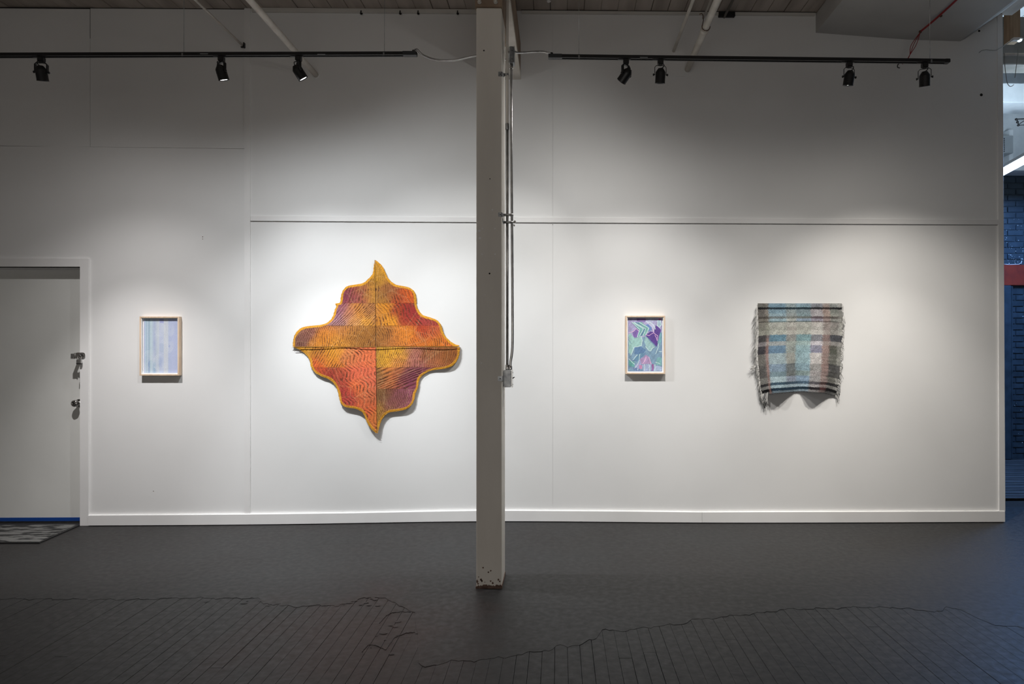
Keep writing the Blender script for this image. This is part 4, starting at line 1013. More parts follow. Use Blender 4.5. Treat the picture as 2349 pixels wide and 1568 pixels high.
# ---- framed pictures
def framed(name, u0, u1, v0, v1, dep, fw, label, colf, pm, NX, NY, inner_tone):
    """u0..v1: outer front edges in the photo"""
    Yf = D-dep; a = P(u0, v0, Yf); b = P(u1, v1, Yf)
    fr = empty(name, ((a.x+b.x)/2, D, (a.z+b.z)/2), label, 'picture')
    x0, x1, z1, z0 = a.x, b.x, a.z, b.z
    Ym = D-dep+0.022
    for (xa, xb, za, zb) in ((x0, x0+fw, z0, z1), (x1-fw, x1, z0, z1), (x0+fw, x1-fw, z1-fw, z1), (x0+fw, x1-fw, z0, z0+fw)):
        pbox('frame_rail', fr, xa, xb, Yf, D-0.001, za, zb, M['wood'], 0.0008)
    w_ = 0.004
    for (xa, xb, za, zb) in ((x0+fw, x0+fw+w_, z0+fw, z1-fw), (x1-fw-w_, x1-fw, z0+fw, z1-fw), (x0+fw+w_, x1-fw-w_, z1-fw-w_, z1-fw), (x0+fw+w_, x1-fw-w_, z0+fw, z0+fw+w_)):
        pbox('spacer', fr, xa, xb, Yf+0.004, Ym, za, zb, M['white'])
    pbox('backing_board', fr, x0+fw-0.001, x1-fw+0.001, Ym, D-0.003, z0+fw-0.001, z1-fw+0.001, M['white'])
    mg = 0.010
    X = np.linspace(x0+fw+mg, x1-fw-mg, NX); Z = np.linspace(z1-fw-mg*0.7, z0+fw+mg, NY)
    gx, gz = np.meshgrid(X, Z); s, t = np.meshgrid(np.linspace(0, 1, NX), np.linspace(0, 1, NY))
    cols = colf(s.ravel(), t.ravel())
    V = np.stack([gx.ravel(), np.full(gx.size, Ym-0.002), gz.ravel()], 1)
    Fc = [(i*NX+j, (i+1)*NX+j, (i+1)*NX+j+1, i*NX+j+1) for i in range(NY-1) for j in range(NX-1)]
    n = len(V); rim = [0, NX-1, NX*NY-1, NX*(NY-1)]
    back = V[rim].copy(); back[:, 1] += 0.0019
    VV = np.vstack([V, back]); CC = np.vstack([cols, np.tile([0.8, 0.8, 0.8], (4, 1))])
    return fr, vcol_mesh('picture_sheet', VV.tolist(), Fc+[(n, n+1, n+2, n+3)], CC, pm, fr, tuple(fr.location), smooth=False)
def art1(s, t):
    x = 300+s*615; y = 255+t*955
    stops = [(300, (165, 160, 195)), (315, (180, 190, 215)), (335, (175, 198, 215)), (350, (150, 178, 198)), (368, (188, 205, 218)), (388, (150, 175, 195)), (402, (145, 172, 190)), (425, (190, 210, 215)), (460, (182, 198, 212)), (490, (168, 178, 208)), (520, (180, 190, 208)), (560, (198, 204, 210)), (590, (185, 192, 218)), (655, (188, 196, 218)), (670, (204, 206, 212)), (735, (200, 204, 214)), (750, (172, 182, 215)), (830, (180, 186, 218)), (915, (172, 180, 216))]
    X = np.array([a for a, _ in stops]); Cc = lina([c for _, c in stops])
    col = np.stack([np.interp(x, X, Cc[:, k]) for k in range(3)], 1)
    def blend(mask, c, k): 
        nonlocal col
        mm = (np.clip(mask, 0, 1)*k)[:, None]; col = col*(1-mm)+lina(c)*mm
    box_ = lambda x0, x1, y0, y1: ((x > x0) & (x < x1) & (y > y0) & (y < y1)).astype(float)
    blend(box_(588, 660, 255, 328), (140, 140, 205), 0.7)
    blend(np.exp(-((x-395)/18)**2)*np.clip((y-930)/80, 0, 1), (120, 145, 190), 0.8)
    blend(np.exp(-((x-490)/22)**2)*np.clip((y-960)/80, 0, 1), (130, 170, 195), 0.8)
    blend(np.exp(-((x-600)/40)**2-((y-1010)/80)**2), (135, 155, 200), 0.8)
    blend(np.exp(-((x-490)/16)**2-((y-680)/50)**2), (150, 160, 200), 0.6)
    blend(box_(588, 655, 680, 840), (165, 180, 205), 0.5)
    blend(np.exp(-((x-765)/24)**2-((y-740)/60)**2), (140, 150, 200), 0.6)
    def rings(cx, cy, r0, r1, per, msk, k=0.45, ax=1.0):
        r = np.hypot((x-cx)/ax, y-cy)+3.5*np.sin(np.arctan2(y-cy, x-cx)*3+cx)+2.5*np.sin(x*0.09+y*0.05); on_ = ((r > r0) & (r < r1) & msk)*np.clip(0.5+1.3*np.sin(r/per*6.283), 0, 1)*(0.55+0.45*np.sin(x*0.021+cy)*np.cos(y*0.017+cx)); blend(on_.astype(float), (222, 225, 230), min(1, k*1.35))
    rings(590, 440, 15, 130, 22, (y < 560), 0.55, 0.85)
    rings(590, 1100, 60, 230, 26, (y > 850) & (y < 1130), 0.5, 0.62)
    rings(600, 1000, 40, 190, 24, (y > 1100), 0.5, 0.75)
    rings(760, 740, 20, 110, 24, (x > 720) & (y > 650), 0.6, 0.7)
    rings(780, 440, 15, 120, 26, (x > 720) & (y < 560), 0.4, 0.6)
    rings(430, 1060, 60, 260, 24, (x < 500) & (y > 800), 0.45, 0.8)
    rings(620, 600, 30, 170, 24, (y > 540) & (y < 700), 0.35, 0.8)
    col = col*0.74+lina((186, 200, 214))*0.26
    return np.clip(col*1.05, 0, 0.92)
fr1, _ = framed('framed_picture', 319.8, 410.8, 725.5, 861, 0.036, 0.011, 'pale blue striped print with white arcs in a light wood box frame', art1, M['paper1'], 190, 290, 0)
def in_poly(x, y, poly):
    inside = np.zeros(x.shape, bool); n = len(poly)
    for i in range(n):
        x0, y0 = poly[i]; x1, y1 = poly[(i+1) % n]
        c = ((y0 > y) != (y1 > y)); xi = (x1-x0)*(y-y0)/((y1-y0) if y1 != y0 else 1e-9)+x0
        inside ^= c & (x < xi)
    return inside
def art2(s, t):
    x = 320+s*618; y = 235+t*950
    col = np.tile(lina((120, 155, 182)), (len(x), 1)); nz = cell_noise(x*1.4, y*1.4, 2.0)
    col = col*(1+0.10*nz)[:, None]
    def pl(poly, c):
        m_ = in_poly(x+3*np.sin(y*0.06), y+3*np.sin(x*0.06), poly); col[m_] = lina(c)*(1+0.08*nz[m_])[:, None]
    def ln(poly, c, w_):
        d = poly_dist(x+2*np.sin(y*0.05), y+2*np.sin(x*0.06), poly); m_ = d < w_; col[m_] = lina(c)
    pl([(320, 235), (940, 235), (940, 620), (640, 560), (320, 640)], (165, 160, 200))
    pl([(480, 235), (640, 235), (640, 300), (540, 310), (480, 290)], (140, 115, 180))
    pl([(640, 235), (800, 235), (770, 310), (700, 330), (640, 300)], (175, 180, 210))
    pl([(320, 235), (480, 300), (470, 440), (320, 480)], (162, 155, 198))
    pl([(400, 490), (480, 420), (520, 480), (480, 570), (430, 590)], (125, 95, 170))
    pl([(640, 360), (700, 330), (760, 380), (780, 440), (700, 470), (620, 450)], (105, 135, 195))
    pl([(640, 300), (720, 300), (790, 350), (820, 420), (790, 490), (760, 420), (700, 350)], (190, 192, 222))
    pl([(820, 360), (920, 440), (900, 560), (840, 740), (640, 540), (720, 470), (790, 490)], (95, 65, 150))
    pl([(770, 650), (860, 690), (830, 745)], (95, 65, 150))
    pl([(380, 310), (470, 310), (600, 420), (530, 560), (490, 570), (520, 450)], (115, 175, 175))
    pl([(510, 310), (570, 305), (710, 420), (640, 545), (590, 550), (640, 430)], (118, 178, 172))
    pl([(440, 310), (510, 310), (640, 430), (590, 550), (530, 560), (600, 420)], (92, 140, 165))
    pl([(360, 500), (440, 590), (560, 565), (580, 640), (560, 730), (430, 760), (380, 880), (330, 860), (330, 620), (330, 540)], (150, 195, 190))
    pl([(640, 560), (800, 745), (740, 820), (700, 820), (640, 740), (615, 640)], (150, 190, 192))
    pl([(440, 760), (560, 740), (640, 800), (600, 870), (440, 880)], (92, 130, 172))
    pl([(860, 270), (910, 280), (925, 350), (890, 400), (850, 370)], (160, 190, 205))
    pl([(870, 240), (920, 240), (910, 268), (880, 262)], (190, 100, 150))
    pl([(905, 480), (938, 500), (938, 640), (890, 710), (855, 680)], (115, 168, 180))
    pl([(400, 990), (490, 880), (640, 850), (540, 980), (480, 1010)], (100, 145, 175))
    pl([(330, 990), (430, 1010), (440, 1110), (340, 1090)], (95, 165, 160))
    pl([(540, 970), (640, 890), (700, 930), (750, 1050), (560, 1060)], (170, 140, 185))
    pl([(440, 1100), (540, 970), (560, 1060), (510, 1140)], (160, 160, 205))
    pl([(520, 1070), (580, 1080), (570, 1150), (520, 1140)], (195, 130, 175))
    pl([(580, 1060), (740, 1060), (740, 1180), (600, 1180)], (155, 170, 205))
    pl([(750, 1060), (790, 1060), (780, 1175), (750, 1175)], (155, 95, 160))
    pl([(790, 1060), (938, 1100), (938, 1180), (790, 1180)], (160, 180, 210))
    pl([(850, 940), (938, 930), (938, 1090), (820, 1070)], (120, 175, 178))
    pl([(430, 1110), (540, 1150), (520, 1185), (400, 1150)], (100, 120, 165))
    LT = (205, 228, 225)
    for q in ([(390, 305), (600, 420), (530, 560)], [(430, 310), (640, 425), (590, 550)], [(520, 310), (700, 410), (640, 540)], [(380, 310), (530, 430), (490, 570)],
              [(560, 565), (580, 640), (560, 730), (430, 755), (380, 880)], [(430, 760), (370, 900)], [(800, 745), (745, 790), (735, 820), (700, 815), (640, 745)], [(330, 960), (440, 1060)],
              [(410, 980), (490, 890)], [(535, 880), (520, 980), (500, 1060), (440, 1130)], [(620, 1060), (620, 1180)], [(700, 1060), (715, 1180)], [(810, 1060), (810, 1180)],
              [(900, 1050), (820, 1020)], [(870, 690), (870, 760), (820, 870)], [(880, 830), (935, 830)], [(860, 280), (850, 370), (890, 400), (925, 350), (910, 275)], [(500, 1140), (500, 1165)],
              [(640, 300), (720, 310), (790, 360), (820, 430)]): ln(q, LT, 4.5)
    PK = (225, 180, 215)
    for q in ([(650, 535), (700, 545), (780, 500)], [(790, 500), (830, 530), (860, 550), (850, 640), (830, 580), (810, 540)], [(330, 500), (420, 470), (470, 420), (510, 460)], [(660, 930), (620, 1010), (580, 1050)], [(640, 930), (600, 1040)], [(700, 930), (740, 1060)], [(760, 420), (790, 500)]): ln(q, PK, 4.5)
    DK = (85, 95, 150)
    for q in ([(380, 310), (520, 450)], [(640, 545), (840, 745)], [(330, 620), (380, 690)], [(330, 1095), (430, 1115)], [(820, 1075), (935, 1095)], [(490, 575), (430, 595)], [(390, 990), (480, 1000)], [(560, 930), (640, 850)], [(322, 237), (322, 1180)], [(322, 1180), (935, 1180)], [(935, 240), (935, 1180)]): ln(q, DK, 3)
    gy_ = col.mean(1, keepdims=True); col = col*0.84+gy_*0.16
    return np.clip(col*1.08, 0, 0.92)
fr2, _ = framed('framed_picture', 1435.2, 1525.8, 723.8, 857.5, 0.036, 0.011, 'blue green and violet abstract collage in a light wood box frame', art2, M['paper2'], 220, 330, 0)

# ---- plaid weaving (close-up scale 5.407, corner photo pixel 1690,670)
WS = 1514/280.0
weav = empty('woven_hanging', P(1835, 700, D-0.02), 'frayed blue grey plaid weaving hanging on the wall at right', 'weaving')
NXW, NYW = 210, 240
s_, t_ = np.meshgrid(np.linspace(0, 1, NXW), np.linspace(0, 1, NYW)); s_ = s_.ravel(); t_ = t_.ravel()
xl_ = np.interp(t_, [0, 0.06, 0.3, 0.55, 0.8, 0.93, 1.0], [262, 262, 275, 262, 285, 305, 325]); xr_ = np.interp(t_, [0, 0.1, 0.17, 0.4, 0.6, 0.8, 0.93, 1.0], [1300, 1308, 1316, 1305, 1290, 1275, 1245, 1222])
xr_ = xr_+4*np.sin(t_*60)+3*np.sin(t_*151)
px = xl_+(xr_-xl_)*s_
ybot = np.interp(s_, [0, 0.05, 0.15, 0.3, 0.45, 0.55, 0.7, 0.85, 0.93, 1.0], [1285, 1272, 1252, 1243, 1232, 1228, 1238, 1245, 1262, 1285])
py = 137+(ybot-137)*t_
yf = 137+(1240-137)*t_    # flat pattern row
xf = 270+(1300-270)*s_
NZ = cell_noise(xf*1.3, yf*1.3, 5)
cb = [0, 362, 400, 615, 735, 915, 1062, 1150, 1250, 2000]
rows = [(160, [(105, 103, 98), (140, 130, 120), (115, 150, 170), (140, 160, 165), (125, 155, 172), (135, 140, 150), (160, 135, 125), (145, 148, 145), (150, 150, 146)]),
 (186, [(100, 100, 95), (120, 115, 108), (105, 145, 168), (135, 155, 160), (115, 150, 165), (125, 130, 140), (150, 120, 108), (125, 130, 128), (150, 150, 146)]),
 (212, [(30, 30, 32), (45, 40, 40), (35, 55, 68), (40, 58, 66), (35, 55, 65), (45, 45, 50), (60, 45, 42), (35, 35, 38), (30, 30, 32)]),
 (262, [(105, 100, 95), (135, 125, 112), (115, 150, 168), (135, 150, 152), (118, 140, 148), (160, 155, 160), (170, 130, 110), (120, 125, 118), (125, 126, 122)]),
 (298, [(108, 103, 98), (140, 130, 112), (135, 165, 178), (140, 150, 150), (120, 145, 152), (165, 160, 165), (172, 135, 112), (135, 138, 130), (135, 135, 130)]),
 (326, [(80, 74, 68), (95, 85, 75), (110, 122, 125), (120, 125, 120), (105, 112, 110), (95, 80, 88), (110, 82, 75), (90, 85, 80), (120, 118, 112)]),
 (357, [(115, 110, 100), (140, 130, 115), (140, 170, 182), (165, 170, 165), (135, 158, 180), (145, 140, 155), (150, 118, 108), (130, 132, 126), (140, 140, 134)]),
 (370, [(80, 75, 68), (95, 90, 80), (90, 115, 118), (105, 112, 108), (90, 108, 108), (105, 95, 95), (95, 75, 70), (85, 85, 82), (120, 120, 115)]),
 (430, [(128, 125, 112), (140, 140, 122), (165, 168, 158), (170, 168, 158), (168, 170, 160), (180, 175, 168), (150, 130, 118), (130, 125, 120), (155, 155, 148)]),
 (470, [(125, 124, 110), (138, 140, 122), (158, 162, 150), (158, 152, 140), (160, 162, 150), (168, 165, 158), (148, 128, 118), (128, 124, 118), (150, 150, 144)]),
 (524, [(140, 140, 124), (150, 152, 135), (168, 172, 160), (175, 172, 160), (172, 176, 165), (188, 184, 176), (155, 138, 125), (138, 135, 128), (165, 164, 156)]),
 (606, [(72, 70, 72), (125, 100, 95), (85, 130, 152), (140, 142, 138), (115, 155, 162), (120, 122, 130), (140, 100, 92), (72, 74, 80), (75, 76, 82)]),
 (658, [(130, 125, 128), (155, 145, 140), (150, 158, 160), (155, 165, 158), (150, 178, 178), (180, 176, 184), (160, 130, 118), (135, 132, 128), (150, 148, 144)]),
 (700, [(68, 66, 72), (140, 95, 88), (95, 132, 160), (150, 160, 155), (140, 175, 182), (130, 130, 150), (160, 115, 100), (88, 88, 80), (130, 130, 124)]),
 (752, [(62, 60, 66), (140, 92, 86), (88, 125, 155), (145, 155, 150), (135, 172, 182), (125, 125, 148), (158, 112, 98), (85, 88, 78), (130, 130, 124)]),
 (885, [(115, 112, 106), (165, 125, 118), (145, 168, 176), (155, 158, 150), (140, 175, 185), (178, 172, 170), (155, 112, 98), (105, 106, 98), (145, 146, 138)]),
 (978, [(98, 96, 94), (160, 118, 110), (118, 145, 168), (110, 118, 120), (125, 158, 172), (140, 138, 136), (158, 108, 95), (80, 80, 80), (90, 90, 90)]),
 (1040, [(95, 92, 90), (150, 115, 108), (110, 138, 150), (115, 122, 122), (122, 145, 145), (140, 135, 135), (150, 108, 98), (82, 82, 80), (90, 90, 88)]),
 (1110, [(125, 124, 118), (160, 135, 128), (155, 182, 192), (135, 148, 168), (122, 152, 178), (140, 138, 138), (155, 118, 108), (105, 105, 98), (150, 150, 144)]),
 (1143, [(55, 54, 56), (75, 62, 62), (55, 85, 105), (60, 85, 105), (60, 88, 110), (75, 72, 78), (95, 62, 58), (50, 50, 52), (60, 60, 60)]),
 (1178, [(130, 130, 126), (150, 140, 135), (150, 178, 190), (150, 175, 188), (145, 170, 185), (150, 146, 148), (155, 122, 115), (120, 120, 115), (140, 140, 136)]),
 (1212, [(22, 22, 24), (40, 30, 32), (25, 50, 68), (28, 52, 70), (28, 52, 68), (38, 34, 38), (80, 35, 35), (20, 20, 22), (20, 20, 22)]),
 (2000, [(95, 95, 95), (110, 100, 98), (95, 115, 128), (105, 125, 138), (110, 130, 142), (115, 112, 112), (125, 95, 90), (85, 85, 85), (90, 90, 88)])]
T = np.array([[lina(c) for c in r[1]] for r in rows]); yb = np.array([r[0] for r in rows])
rq = np.random.RandomState(9); xq = xf+rq.normal(0, 9, len(xf)); ci = np.clip(np.searchsorted(np.array(cb[1:]), xq), 0, 8); ri = np.clip(np.searchsorted(yb, yf+rq.normal(0, 2.0, len(xf))), 0, len(rows)-1)
cols = T[ri, ci]
gy = cols.mean(1, keepdims=True); rd_ = np.clip((cols[:, :1]-cols[:, 2:3])*3, 0, 0.35); k_ = 0.27+rd_; cols = cols*(1-k_)+gy*k_
pink = ((np.abs(xf-385) < 12) & (yf > 560)); cols[pink] = cols[pink]*0.55+lina((150, 118, 110))*0.45
rsd = np.random.RandomState(5); sp_ = rsd.normal(1.0, 0.13, len(cols)); cols = np.clip(cols*sp_[:, None]*(1+0.10*NZ)[:, None], 0, 0.9)
uu = 1690+px/WS; vv = 670+py/WS
lift = 0.012+0.030*t_**1.3+(0.030*t_**1.5)*(np.cos((s_-0.22)*2*math.pi/0.52))*np.clip(t_*1.2, 0, 1)+0.004*np.sin(s_*14+t_*5)
dx = (uu-CX)/F; dz = -(vv-CY)/F; rx = dx*math.cos(YAW)+math.sin(YAW); ry = math.cos(YAW)-dx*math.sin(YAW)
Yd = D-np.maximum(lift, 0.005); tt = Yd/ry
V = np.stack([rx*tt, Yd, H+dz*tt], 1)
Fc = [(i*NXW+j, (i+1)*NXW+j, (i+1)*NXW+j+1, i*NXW+j+1) for i in range(NYW-1) for j in range(NXW-1)]
cl = vcol_mesh('woven_cloth', V.tolist(), Fc, cols, M['plaid'], weav, tuple(weav.location))
sm = cl.modifiers.new('thickness', 'SOLIDIFY'); sm.thickness = 0.003; sm.offset = -1
Vg = V.reshape(NYW, NXW, 3)
# fringe: loose warp ends along both sides
for side_, nm, N_, lo, hi in ((0, 'fringe', 330, 0.05, 0.17), (1, 'fringe', 160, 0.015, 0.05)):
    bml = bmesh.new(); bmd = bmesh.new()
    for k in range(N_):
        r = random.random()
        if side_ == 0: r = 0.02+0.98*r
        row = min(int(r*(NYW-1)), NYW-1); p0 = Vector(Vg[row, 0 if side_ == 0 else NXW-1])
        sx = -1 if side_ == 0 else 1
        L_ = random.uniform(lo, hi)
        if side_ == 0:
            env = np.interp(r, [0, 0.1, 0.3, 0.45, 0.6, 0.75, 0.9, 1.0], [0.06, 0.10, 0.115, 0.12, 0.09, 0.085, 0.09, 0.12]); L_ = random.uniform(0.4, 1.0)*env
            out_ = random.uniform(0.35, 1.0)*np.interp(r, [0, 0.1, 0.35, 0.6, 0.8, 1.0], [0.5, 0.95, 1.0, 0.75, 0.6, 0.2])
            dr = Vector((sx*out_*0.75, random.uniform(-0.1, 0.1), -1.0)).normalized()
        else:
            dr = Vector((sx*random.uniform(0.1, 0.5), random.uniform(-0.15, 0.1), -1.0)).normalized(); 
            if r > 0.85: L_ *= 1.5
        pts = [p0+Vector((0.006*-sx, 0.003, 0.0)), p0+Vector((sx*L_*0.12, 0.001, -0.006)), p0+dr*L_*0.5+Vector((sx*0.006, random.uniform(-0.012, 0.004), 0)), p0+dr*L_+Vector((random.uniform(-0.006, 0.006), 0, 0))]
        for q in pts: q.y = min(q.y, D-0.003)
        add_tube(bmd if (random.random() < (0.10 if r < 0.88 else 0.5)) else bml, pts, [0.0016, 0.0016, 0.0013, 0.0007], 4)
    if side_ == 0:   # long tassel at the lower left corner, small knot midway
        for k in range(46):
            p0 = Vector(Vg[NYW-1, random.randint(0, 14)]); L_ = random.uniform(0.05, 0.105)
            pts = [p0+Vector((0, 0, 0.02)), p0+Vector((random.uniform(-0.012, 0.0), -0.003, -L_*0.5)), p0+Vector((random.uniform(-0.012, 0.012), random.uniform(-0.01, 0.01), -L_))]
            add_tube(bmd if random.random() < 0.6 else bml, pts, 0.0016, 4)
        kc = P(1690+205/WS, 670+935/WS, D-0.03)
        for k in range(40):
            a = random.uniform(0, 6.28); r = random.uniform(0.01, 0.024); q = kc+Vector((r*math.cos(a), random.uniform(-0.01, 0.01), r*math.sin(a)))
            add_tube(bml, [kc+Vector((0.02, 0, 0.015)), kc.lerp(q, 0.6)+Vector((0.004, 0, 0)), q+Vector((-0.006, 0, -0.008))], 0.0014, 4)
    o = fin(nm, bml, mat('fringe_grey', (0.66, 0.65, 0.63, 1), 0.95), weav, off=weav.location); o['kind'] = 'stuff'
    o = fin('dark_fringe', bmd, mat('fringe_dark', (0.06, 0.06, 0.062, 1), 0.95), weav, off=weav.location); o['kind'] = 'stuff'
bm = bmesh.new()
for k in range(260):
    j = random.randint(0, NXW-1); p0 = Vector(Vg[NYW-1, j]); add_tube(bm, [p0+Vector((0, 0.001, 0.004)), p0+Vector((random.uniform(-0.003, 0.003), 0, -random.uniform(0.002, 0.008)))], 0.0009, 4)
o = fin('hem_threads', bm, mat('hem_grey', (0.13, 0.13, 0.135, 1), 0.95), weav, off=weav.location); o['kind'] = 'stuff'
a = Vector(Vg[0, 2]); b = Vector(Vg[0, NXW-3])
tube('hanging_rod', weav, [(a.x+0.02, D-0.003, a.z-0.012), (b.x-0.02, D-0.003, b.z-0.012)], 0.0025, M['wood'], 8)

# ================================================================== SPACE BEYOND THE WALL END
YW = 8.1
def FP(u, v, Y=YW): return P(u, v, Y)
wf = struct(empty('wall_far', (5.4, YW, 0)))
z390 = FP(2325, 392).z; zl0 = FP(2325, 655).z; zl1 = FP(2325, 608).z
pbox('mortar_bed', wf, 3.6, XR, YW, YW+0.15, -0.02, z390, M['mortar'])
pbox('upper_masonry', wf, 3.6, XR, YW-0.03, YW+0.15, z390, 5.3, M['farwhite'], 0.004)
bme = bmesh.new(); add_box(bme, -0.099, 0.099, -0.010, 0.008, -0.031, 0.031, 0.004); mebr = bpy.data.meshes.new('brick'); bme.to_mesh(mebr); bme.free(); mebr.materials.append(M['brick'])
row = 0; z = 0.045
while z < z390-0.03:
    if not (zl0-0.04 < z < zl1+0.04):
        x = 5.30+(0.104 if row % 2 else 0.0)
        while x < 6.35:
            o = bpy.data.objects.new('brick', mebr); C.objects.link(o); o.parent = wf; o.location = (x-wf.location.x, random.uniform(-0.003, 0.002), z); x += 0.209
    z += 0.0735; row += 1
tag(box('lintel_beam', 4.4, 6.6, YW-0.05, YW, zl0, zl1, M['lintel'], bev=0.004, off=Vector((5.5, YW, zl0))), 'rust red horizontal beam across the navy wall beyond', 'beam')
xd = FP(2303, 800).x; xe = FP(2319, 800).x
struct(box('trim_7', xd-0.12, xe-0.03, YW-0.055, YW-0.001, 0.0165, zl0-0.001, M['brick'], bev=0.006))
struct(box('trim_8', xe-0.022, xe+0.006, YW-0.035, YW-0.001, 0.0165, zl0-0.001, M['brick'], bev=0.006))
# pale chips on the navy wall
bm = bmesh.new()
for k in range(70):
    u = random.uniform(2304, 2347); v = random.choice((random.uniform(500, 606), random.uniform(560, 606), random.uniform(660, 1040)))
    p = FP(u, v, YW-0.0125); r = random.uniform(0.002, 0.007)
    add_prism(bm, [(p.x+r*random.uniform(0.5, 1.6)*math.cos(6.283*i/5), p.z+r*random.uniform(0.4, 1)*math.sin(6.283*i/5)) for i in range(5)], 'y', YW-0.013, YW-0.009)
for pts in ([(2304, 605.5), (2316, 606.5), (2328, 606), (2338, 605.5), (2343, 602), (2344, 598)], ):
    add_tube(bm, [FP(u, v, YW-0.014) for u, v in pts], 0.0035, 6)
fin('paint_chips', bm, M['farwhite'], wf, off=wf.location)['kind'] = 'stuff'
# right wall and ceiling of the far space
struct(box('wall_right', XR, XR+0.15, YN, YF+0.1, -0.02, 5.4, M['girder']))
struct(box('wall_left', XL-0.15, XL, YN, YF+0.1, -0.02, 5.4, M['upper']))
cf = struct(empty('ceiling_far', (5.2, 6.9, 4.95))); cf['kind'] = 'structure'
pbox('deck', cf, 3.62, XR, YN, YF, 5.0, 5.12, M['farwhite'])
xx = 3.62
while xx < XR-0.1:
    pbox('plank', cf, xx+0.004, xx+0.136, D+0.25, YF, 4.982, 5.0, M['farwhite'], 0.003); xx += 0.14
# ledge/beams (white) running across in front of the far wall
tag(box('white_beam', 3.9, XR-0.02, 7.2, 7.55, P(2325, 235, 7.2).z, P(2325, 190, 7.2).z, M['farwhite'], bev=0.008, off=Vector((5.3, 7.4, 4.2))), 'white painted beam crossing the space beyond the wall', 'beam')
tag(box('white_ledge', 4.4, XR-0.02, 7.82, YW-0.032, FP(2325, 392, 7.85).z, FP(2325, 378, 7.85).z, M['farwhite'], bev=0.006, off=Vector((5.5, 7.95, 3.6))), 'white ledge on top of the navy brick wall beyond', 'ledge')
tag(box('girder', 3.62, XR-0.02, 5.95, 6.15, P(2325, 147, 5.95).z, P(2325, 38, 5.95).z, M['girder'], bev=0.006, off=Vector((5, 6.05, 4.2))), 'dark girder crossing above the gap at upper right', 'beam')
# diagonal duct
bm = bmesh.new(); a = P(2298, 262, 7.0); b = P(2362, 212, 6.7); add_tube(bm, [a, b], 0.06, 20)
# grey enclosure
x0 = FP(2290, 330, 7.9).x; x1 = FP(2322, 330, 7.9).x; z1 = FP(2310, 312, 7.9).z; z0 = FP(2310, 352, 7.9).z
bm.free()
gb = empty('electrical_enclosure', ((x0+x1)/2, 7.98, z0), 'grey electrical enclosure high on the white wall beyond', 'enclosure')
pbox('enclosure_body', gb, x0, x1, 7.88, YW-0.031, z0, z1, M['greybox'], 0.004)
for k in range(7):
    p = P(2303.5, 318+k*4.8, 7.878); pbox('label_mark', gb, p.x-0.004, p.x+0.006, 7.8775, 7.8795, p.z-0.008, p.z+0.008, M['black'])
tag(box('white_column', FP(2327, 300, 7.9).x-0.03, FP(2331, 300, 7.9).x+0.0, 7.95, YW-0.031, FP(2325, 377, 8).z, FP(2325, 300, 8).z, M['farwhite'], bev=0.003, off=FP(2329, 340, 8.0)), 'narrow white upright beside the grey enclosure', 'upright')
# thin black bracket
bk = empty('wire_bracket', P(2341, 282, 7.3), 'small black angle bracket jutting in from the right edge', 'bracket')
bm = bmesh.new(); add_tube(bm, [P(2331, 273.5, 7.3), P(2372, 271, 7.3)], 0.008, 8); add_tube(bm, [P(2333, 275, 7.3), P(2337, 287, 7.3)], 0.006, 8); add_tube(bm, [P(2336, 286, 7.3), P(2349, 277, 7.3)], 0.004, 8); add_tube(bm, [P(2336, 287, 7.3), P(2372, 285, 7.3)], 0.005, 8)
for u, v in ((2331, 273.5), (2334, 280), (2336, 287)): add_lathe(bm, [(-0.012, 0.006), (-0.006, 0.013), (0.006, 0.013), (0.012, 0.006)], P(u, v, 7.3), (0, 1, 0), 10)
fin('bracket_bars', bm, M['black'], bk, off=bk.location)
# hanging timber post
tx0, tx1 = P(2316.5, 40, 5.6).x, P(2341, 40, 5.6).x
tp = tag(box('timber_hanger', tx0, tx1, 5.6, 5.68, P(2325, 93, 5.6).z, 4.98, M['lumber'], bev=0.003, off=Vector((tx0, 5.6, 4.2))), 'raw timber board hanging from above at the upper right', 'board')
# pale pipe and hooks
zpp = P(2320, 125, 5.78).z
pr_ = pipe([(P(2304, 125, 5.78).x, 5.78, zpp), (5.6, 5.78, zpp)], 0.0135, 'pale horizontal pipe in the gap at the right edge')
def hook(pts, lab):
    bm = bmesh.new(); q = [P(u, v, 5.74) for u, v in pts]; add_tube(bm, smooth_path(q, 6), 0.0028, 8)
    tag(fin('wire_hook', bm, M['girder'], None, off=q[0]), lab, 'hook')
hook([(2304, 122), (2305, 150), (2309, 182), (2312, 193), (2317, 198), (2322, 197), (2325.5, 194)], 'long wire hook on the pale pipe, nearer the wall end')
hook([(2336.5, 112), (2335, 116), (2335, 124), (2331, 155), (2328, 178)], 'straight wire hook on the pale pipe, nearer the right edge')
hook([(2279, -1), (2279, 4), (2282, 8.5), (2287, 7.5), (2290, 1)], 'small open wire hook under the ceiling near the wall corner')
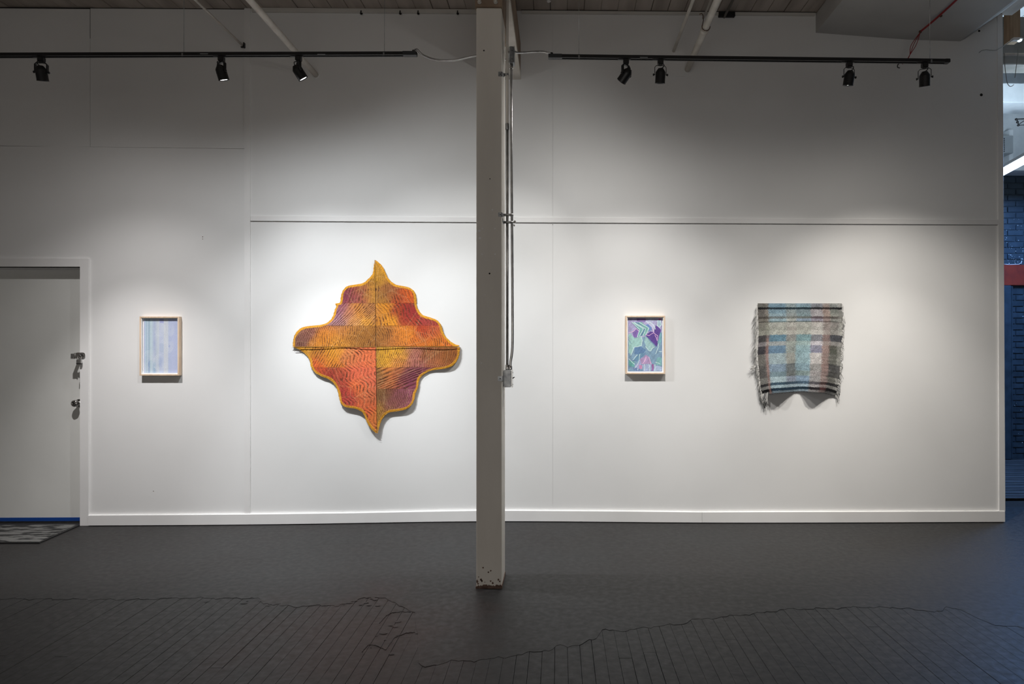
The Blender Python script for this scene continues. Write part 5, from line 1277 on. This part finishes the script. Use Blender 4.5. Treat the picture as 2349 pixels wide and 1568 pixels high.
# work light with its cord
YL = D-0.10
wl = empty('clip_light', P(2332, 92, YL-0.05), 'small white plug-in light with a cord snaking over the wall end', 'light')
bm = bmesh.new(); add_tube(bm, smooth_path([P(2246, 121, YL+0.08), P(2252, 116, YL+0.06), P(2262, 114, YL+0.04), P(2272, 115, YL+0.02), P(2284, 115, YL), P(2295, 110, YL), P(2307, 102, YL-0.02), P(2320, 94, YL-0.04)], 8), 0.0028, 8)
fin('cord', bm, M['greybox'], wl, off=wl.location)
bm = bmesh.new(); c = P(2331, 90.5, YL-0.05); add_box(bm, c.x-0.035, c.x+0.045, c.y-0.02, c.y+0.02, c.z-0.009, c.z+0.010, 0.006); fin('light_body', bm, M['white'], wl, off=wl.location)
bm = bmesh.new(); add_lathe(bm, [(0, 0.016), (0.003, 0.014), (0.006, 0.008)], (c.x+0.028, c.y-0.002, c.z-0.009), (0, -0.25, -1), 14); fin('light_lens', bm, emis('cool_lens', (0.6, 0.85, 1, 1), 3.0), wl, off=wl.location)
# fluorescent strips
tube_m = emis('cool_tube', (0.62, 0.80, 1.0, 1), TUBE_EMIT)
def strip_light(a, b, label):
    a = Vector(a); b = Vector(b); d = (b-a).normalized(); s = Vector((d.y, -d.x, 0))
    o = empty('strip_light', (a+b)/2, label, 'lamp')
    bm = bmesh.new(); add_tube(bm, [a, b], 0.026, 16); fin('glowing_tube', bm, tube_m, o, off=o.location)
    bm = bmesh.new(); up = Vector((0, 0, 1)); q = [p+s*sx*0.045+up*z for p in (a, b) for sx, z in ((-1, 0.032), (1, 0.032), (0.6, 0.075), (-0.6, 0.075))]
    vs_ = [bm.verts.new(x) for x in q]; bm.faces.new(vs_[:4]); bm.faces.new(vs_[4:][::-1])
    for i in range(4): bm.faces.new((vs_[i], vs_[(i+1) % 4], vs_[4+(i+1) % 4], vs_[4+i]))
    fin('fixture_body', bm, M['farwhite'], o, off=o.location)
    for e_ in (a, b):
        bm = bmesh.new(); add_tube(bm, [e_+Vector((0, 0, 0.07)), Vector((e_.x, e_.y, 4.98))], 0.003, 6); fin('suspension_rod', bm, M['steel'], o, off=o.location)
    return o
pa = P(2296, 399, 6.95); pb = P(2372, 358.5, 6.30); dd = (pb-pa).normalized(); pb = pa+dd*1.25; pb.z = pa.z
strip_light(pa, pb, 'bright cool strip light glowing beyond the wall end')
pc_, pd_ = Vector((5.9, 7.1, 3.35)), Vector((5.9, 6.3, 3.35))
strip_light(pc_, pd_, 'second cool strip light hung beyond the right edge of view')
# cool light those strips throw (their own output, aimed down)
for nm, c, wv in (('strip_output', (pa+pb)/2-Vector((0, 0, 0.04)), SIDE_W*0.9), ('strip_output', (pc_+pd_)/2-Vector((0, 0, 0.04)), SIDE_W)):
    la_ = bpy.data.lights.new(nm, 'AREA'); la_.shape = 'RECTANGLE'; la_.size = 0.08; la_.size_y = 1.2; la_.energy = wv; la_.color = (0.20, 0.45, 1.0)
    lo = bpy.data.objects.new(nm, la_); C.objects.link(lo); lo.location = c

# upward fill added without a fixture, brightening the white masonry and deck above
ua = bpy.data.lights.new('upward_fill', 'AREA'); ua.shape = 'RECTANGLE'; ua.size = 0.1; ua.size_y = 1.2; ua.energy = 30; ua.color = (0.66, 0.84, 1.0)
uo = bpy.data.objects.new('upward_fill', ua); C.objects.link(uo); uo.location = (pa+pb)/2+Vector((0.25, -0.1, 0.12)); uo.rotation_euler = (math.pi, 0, 0)
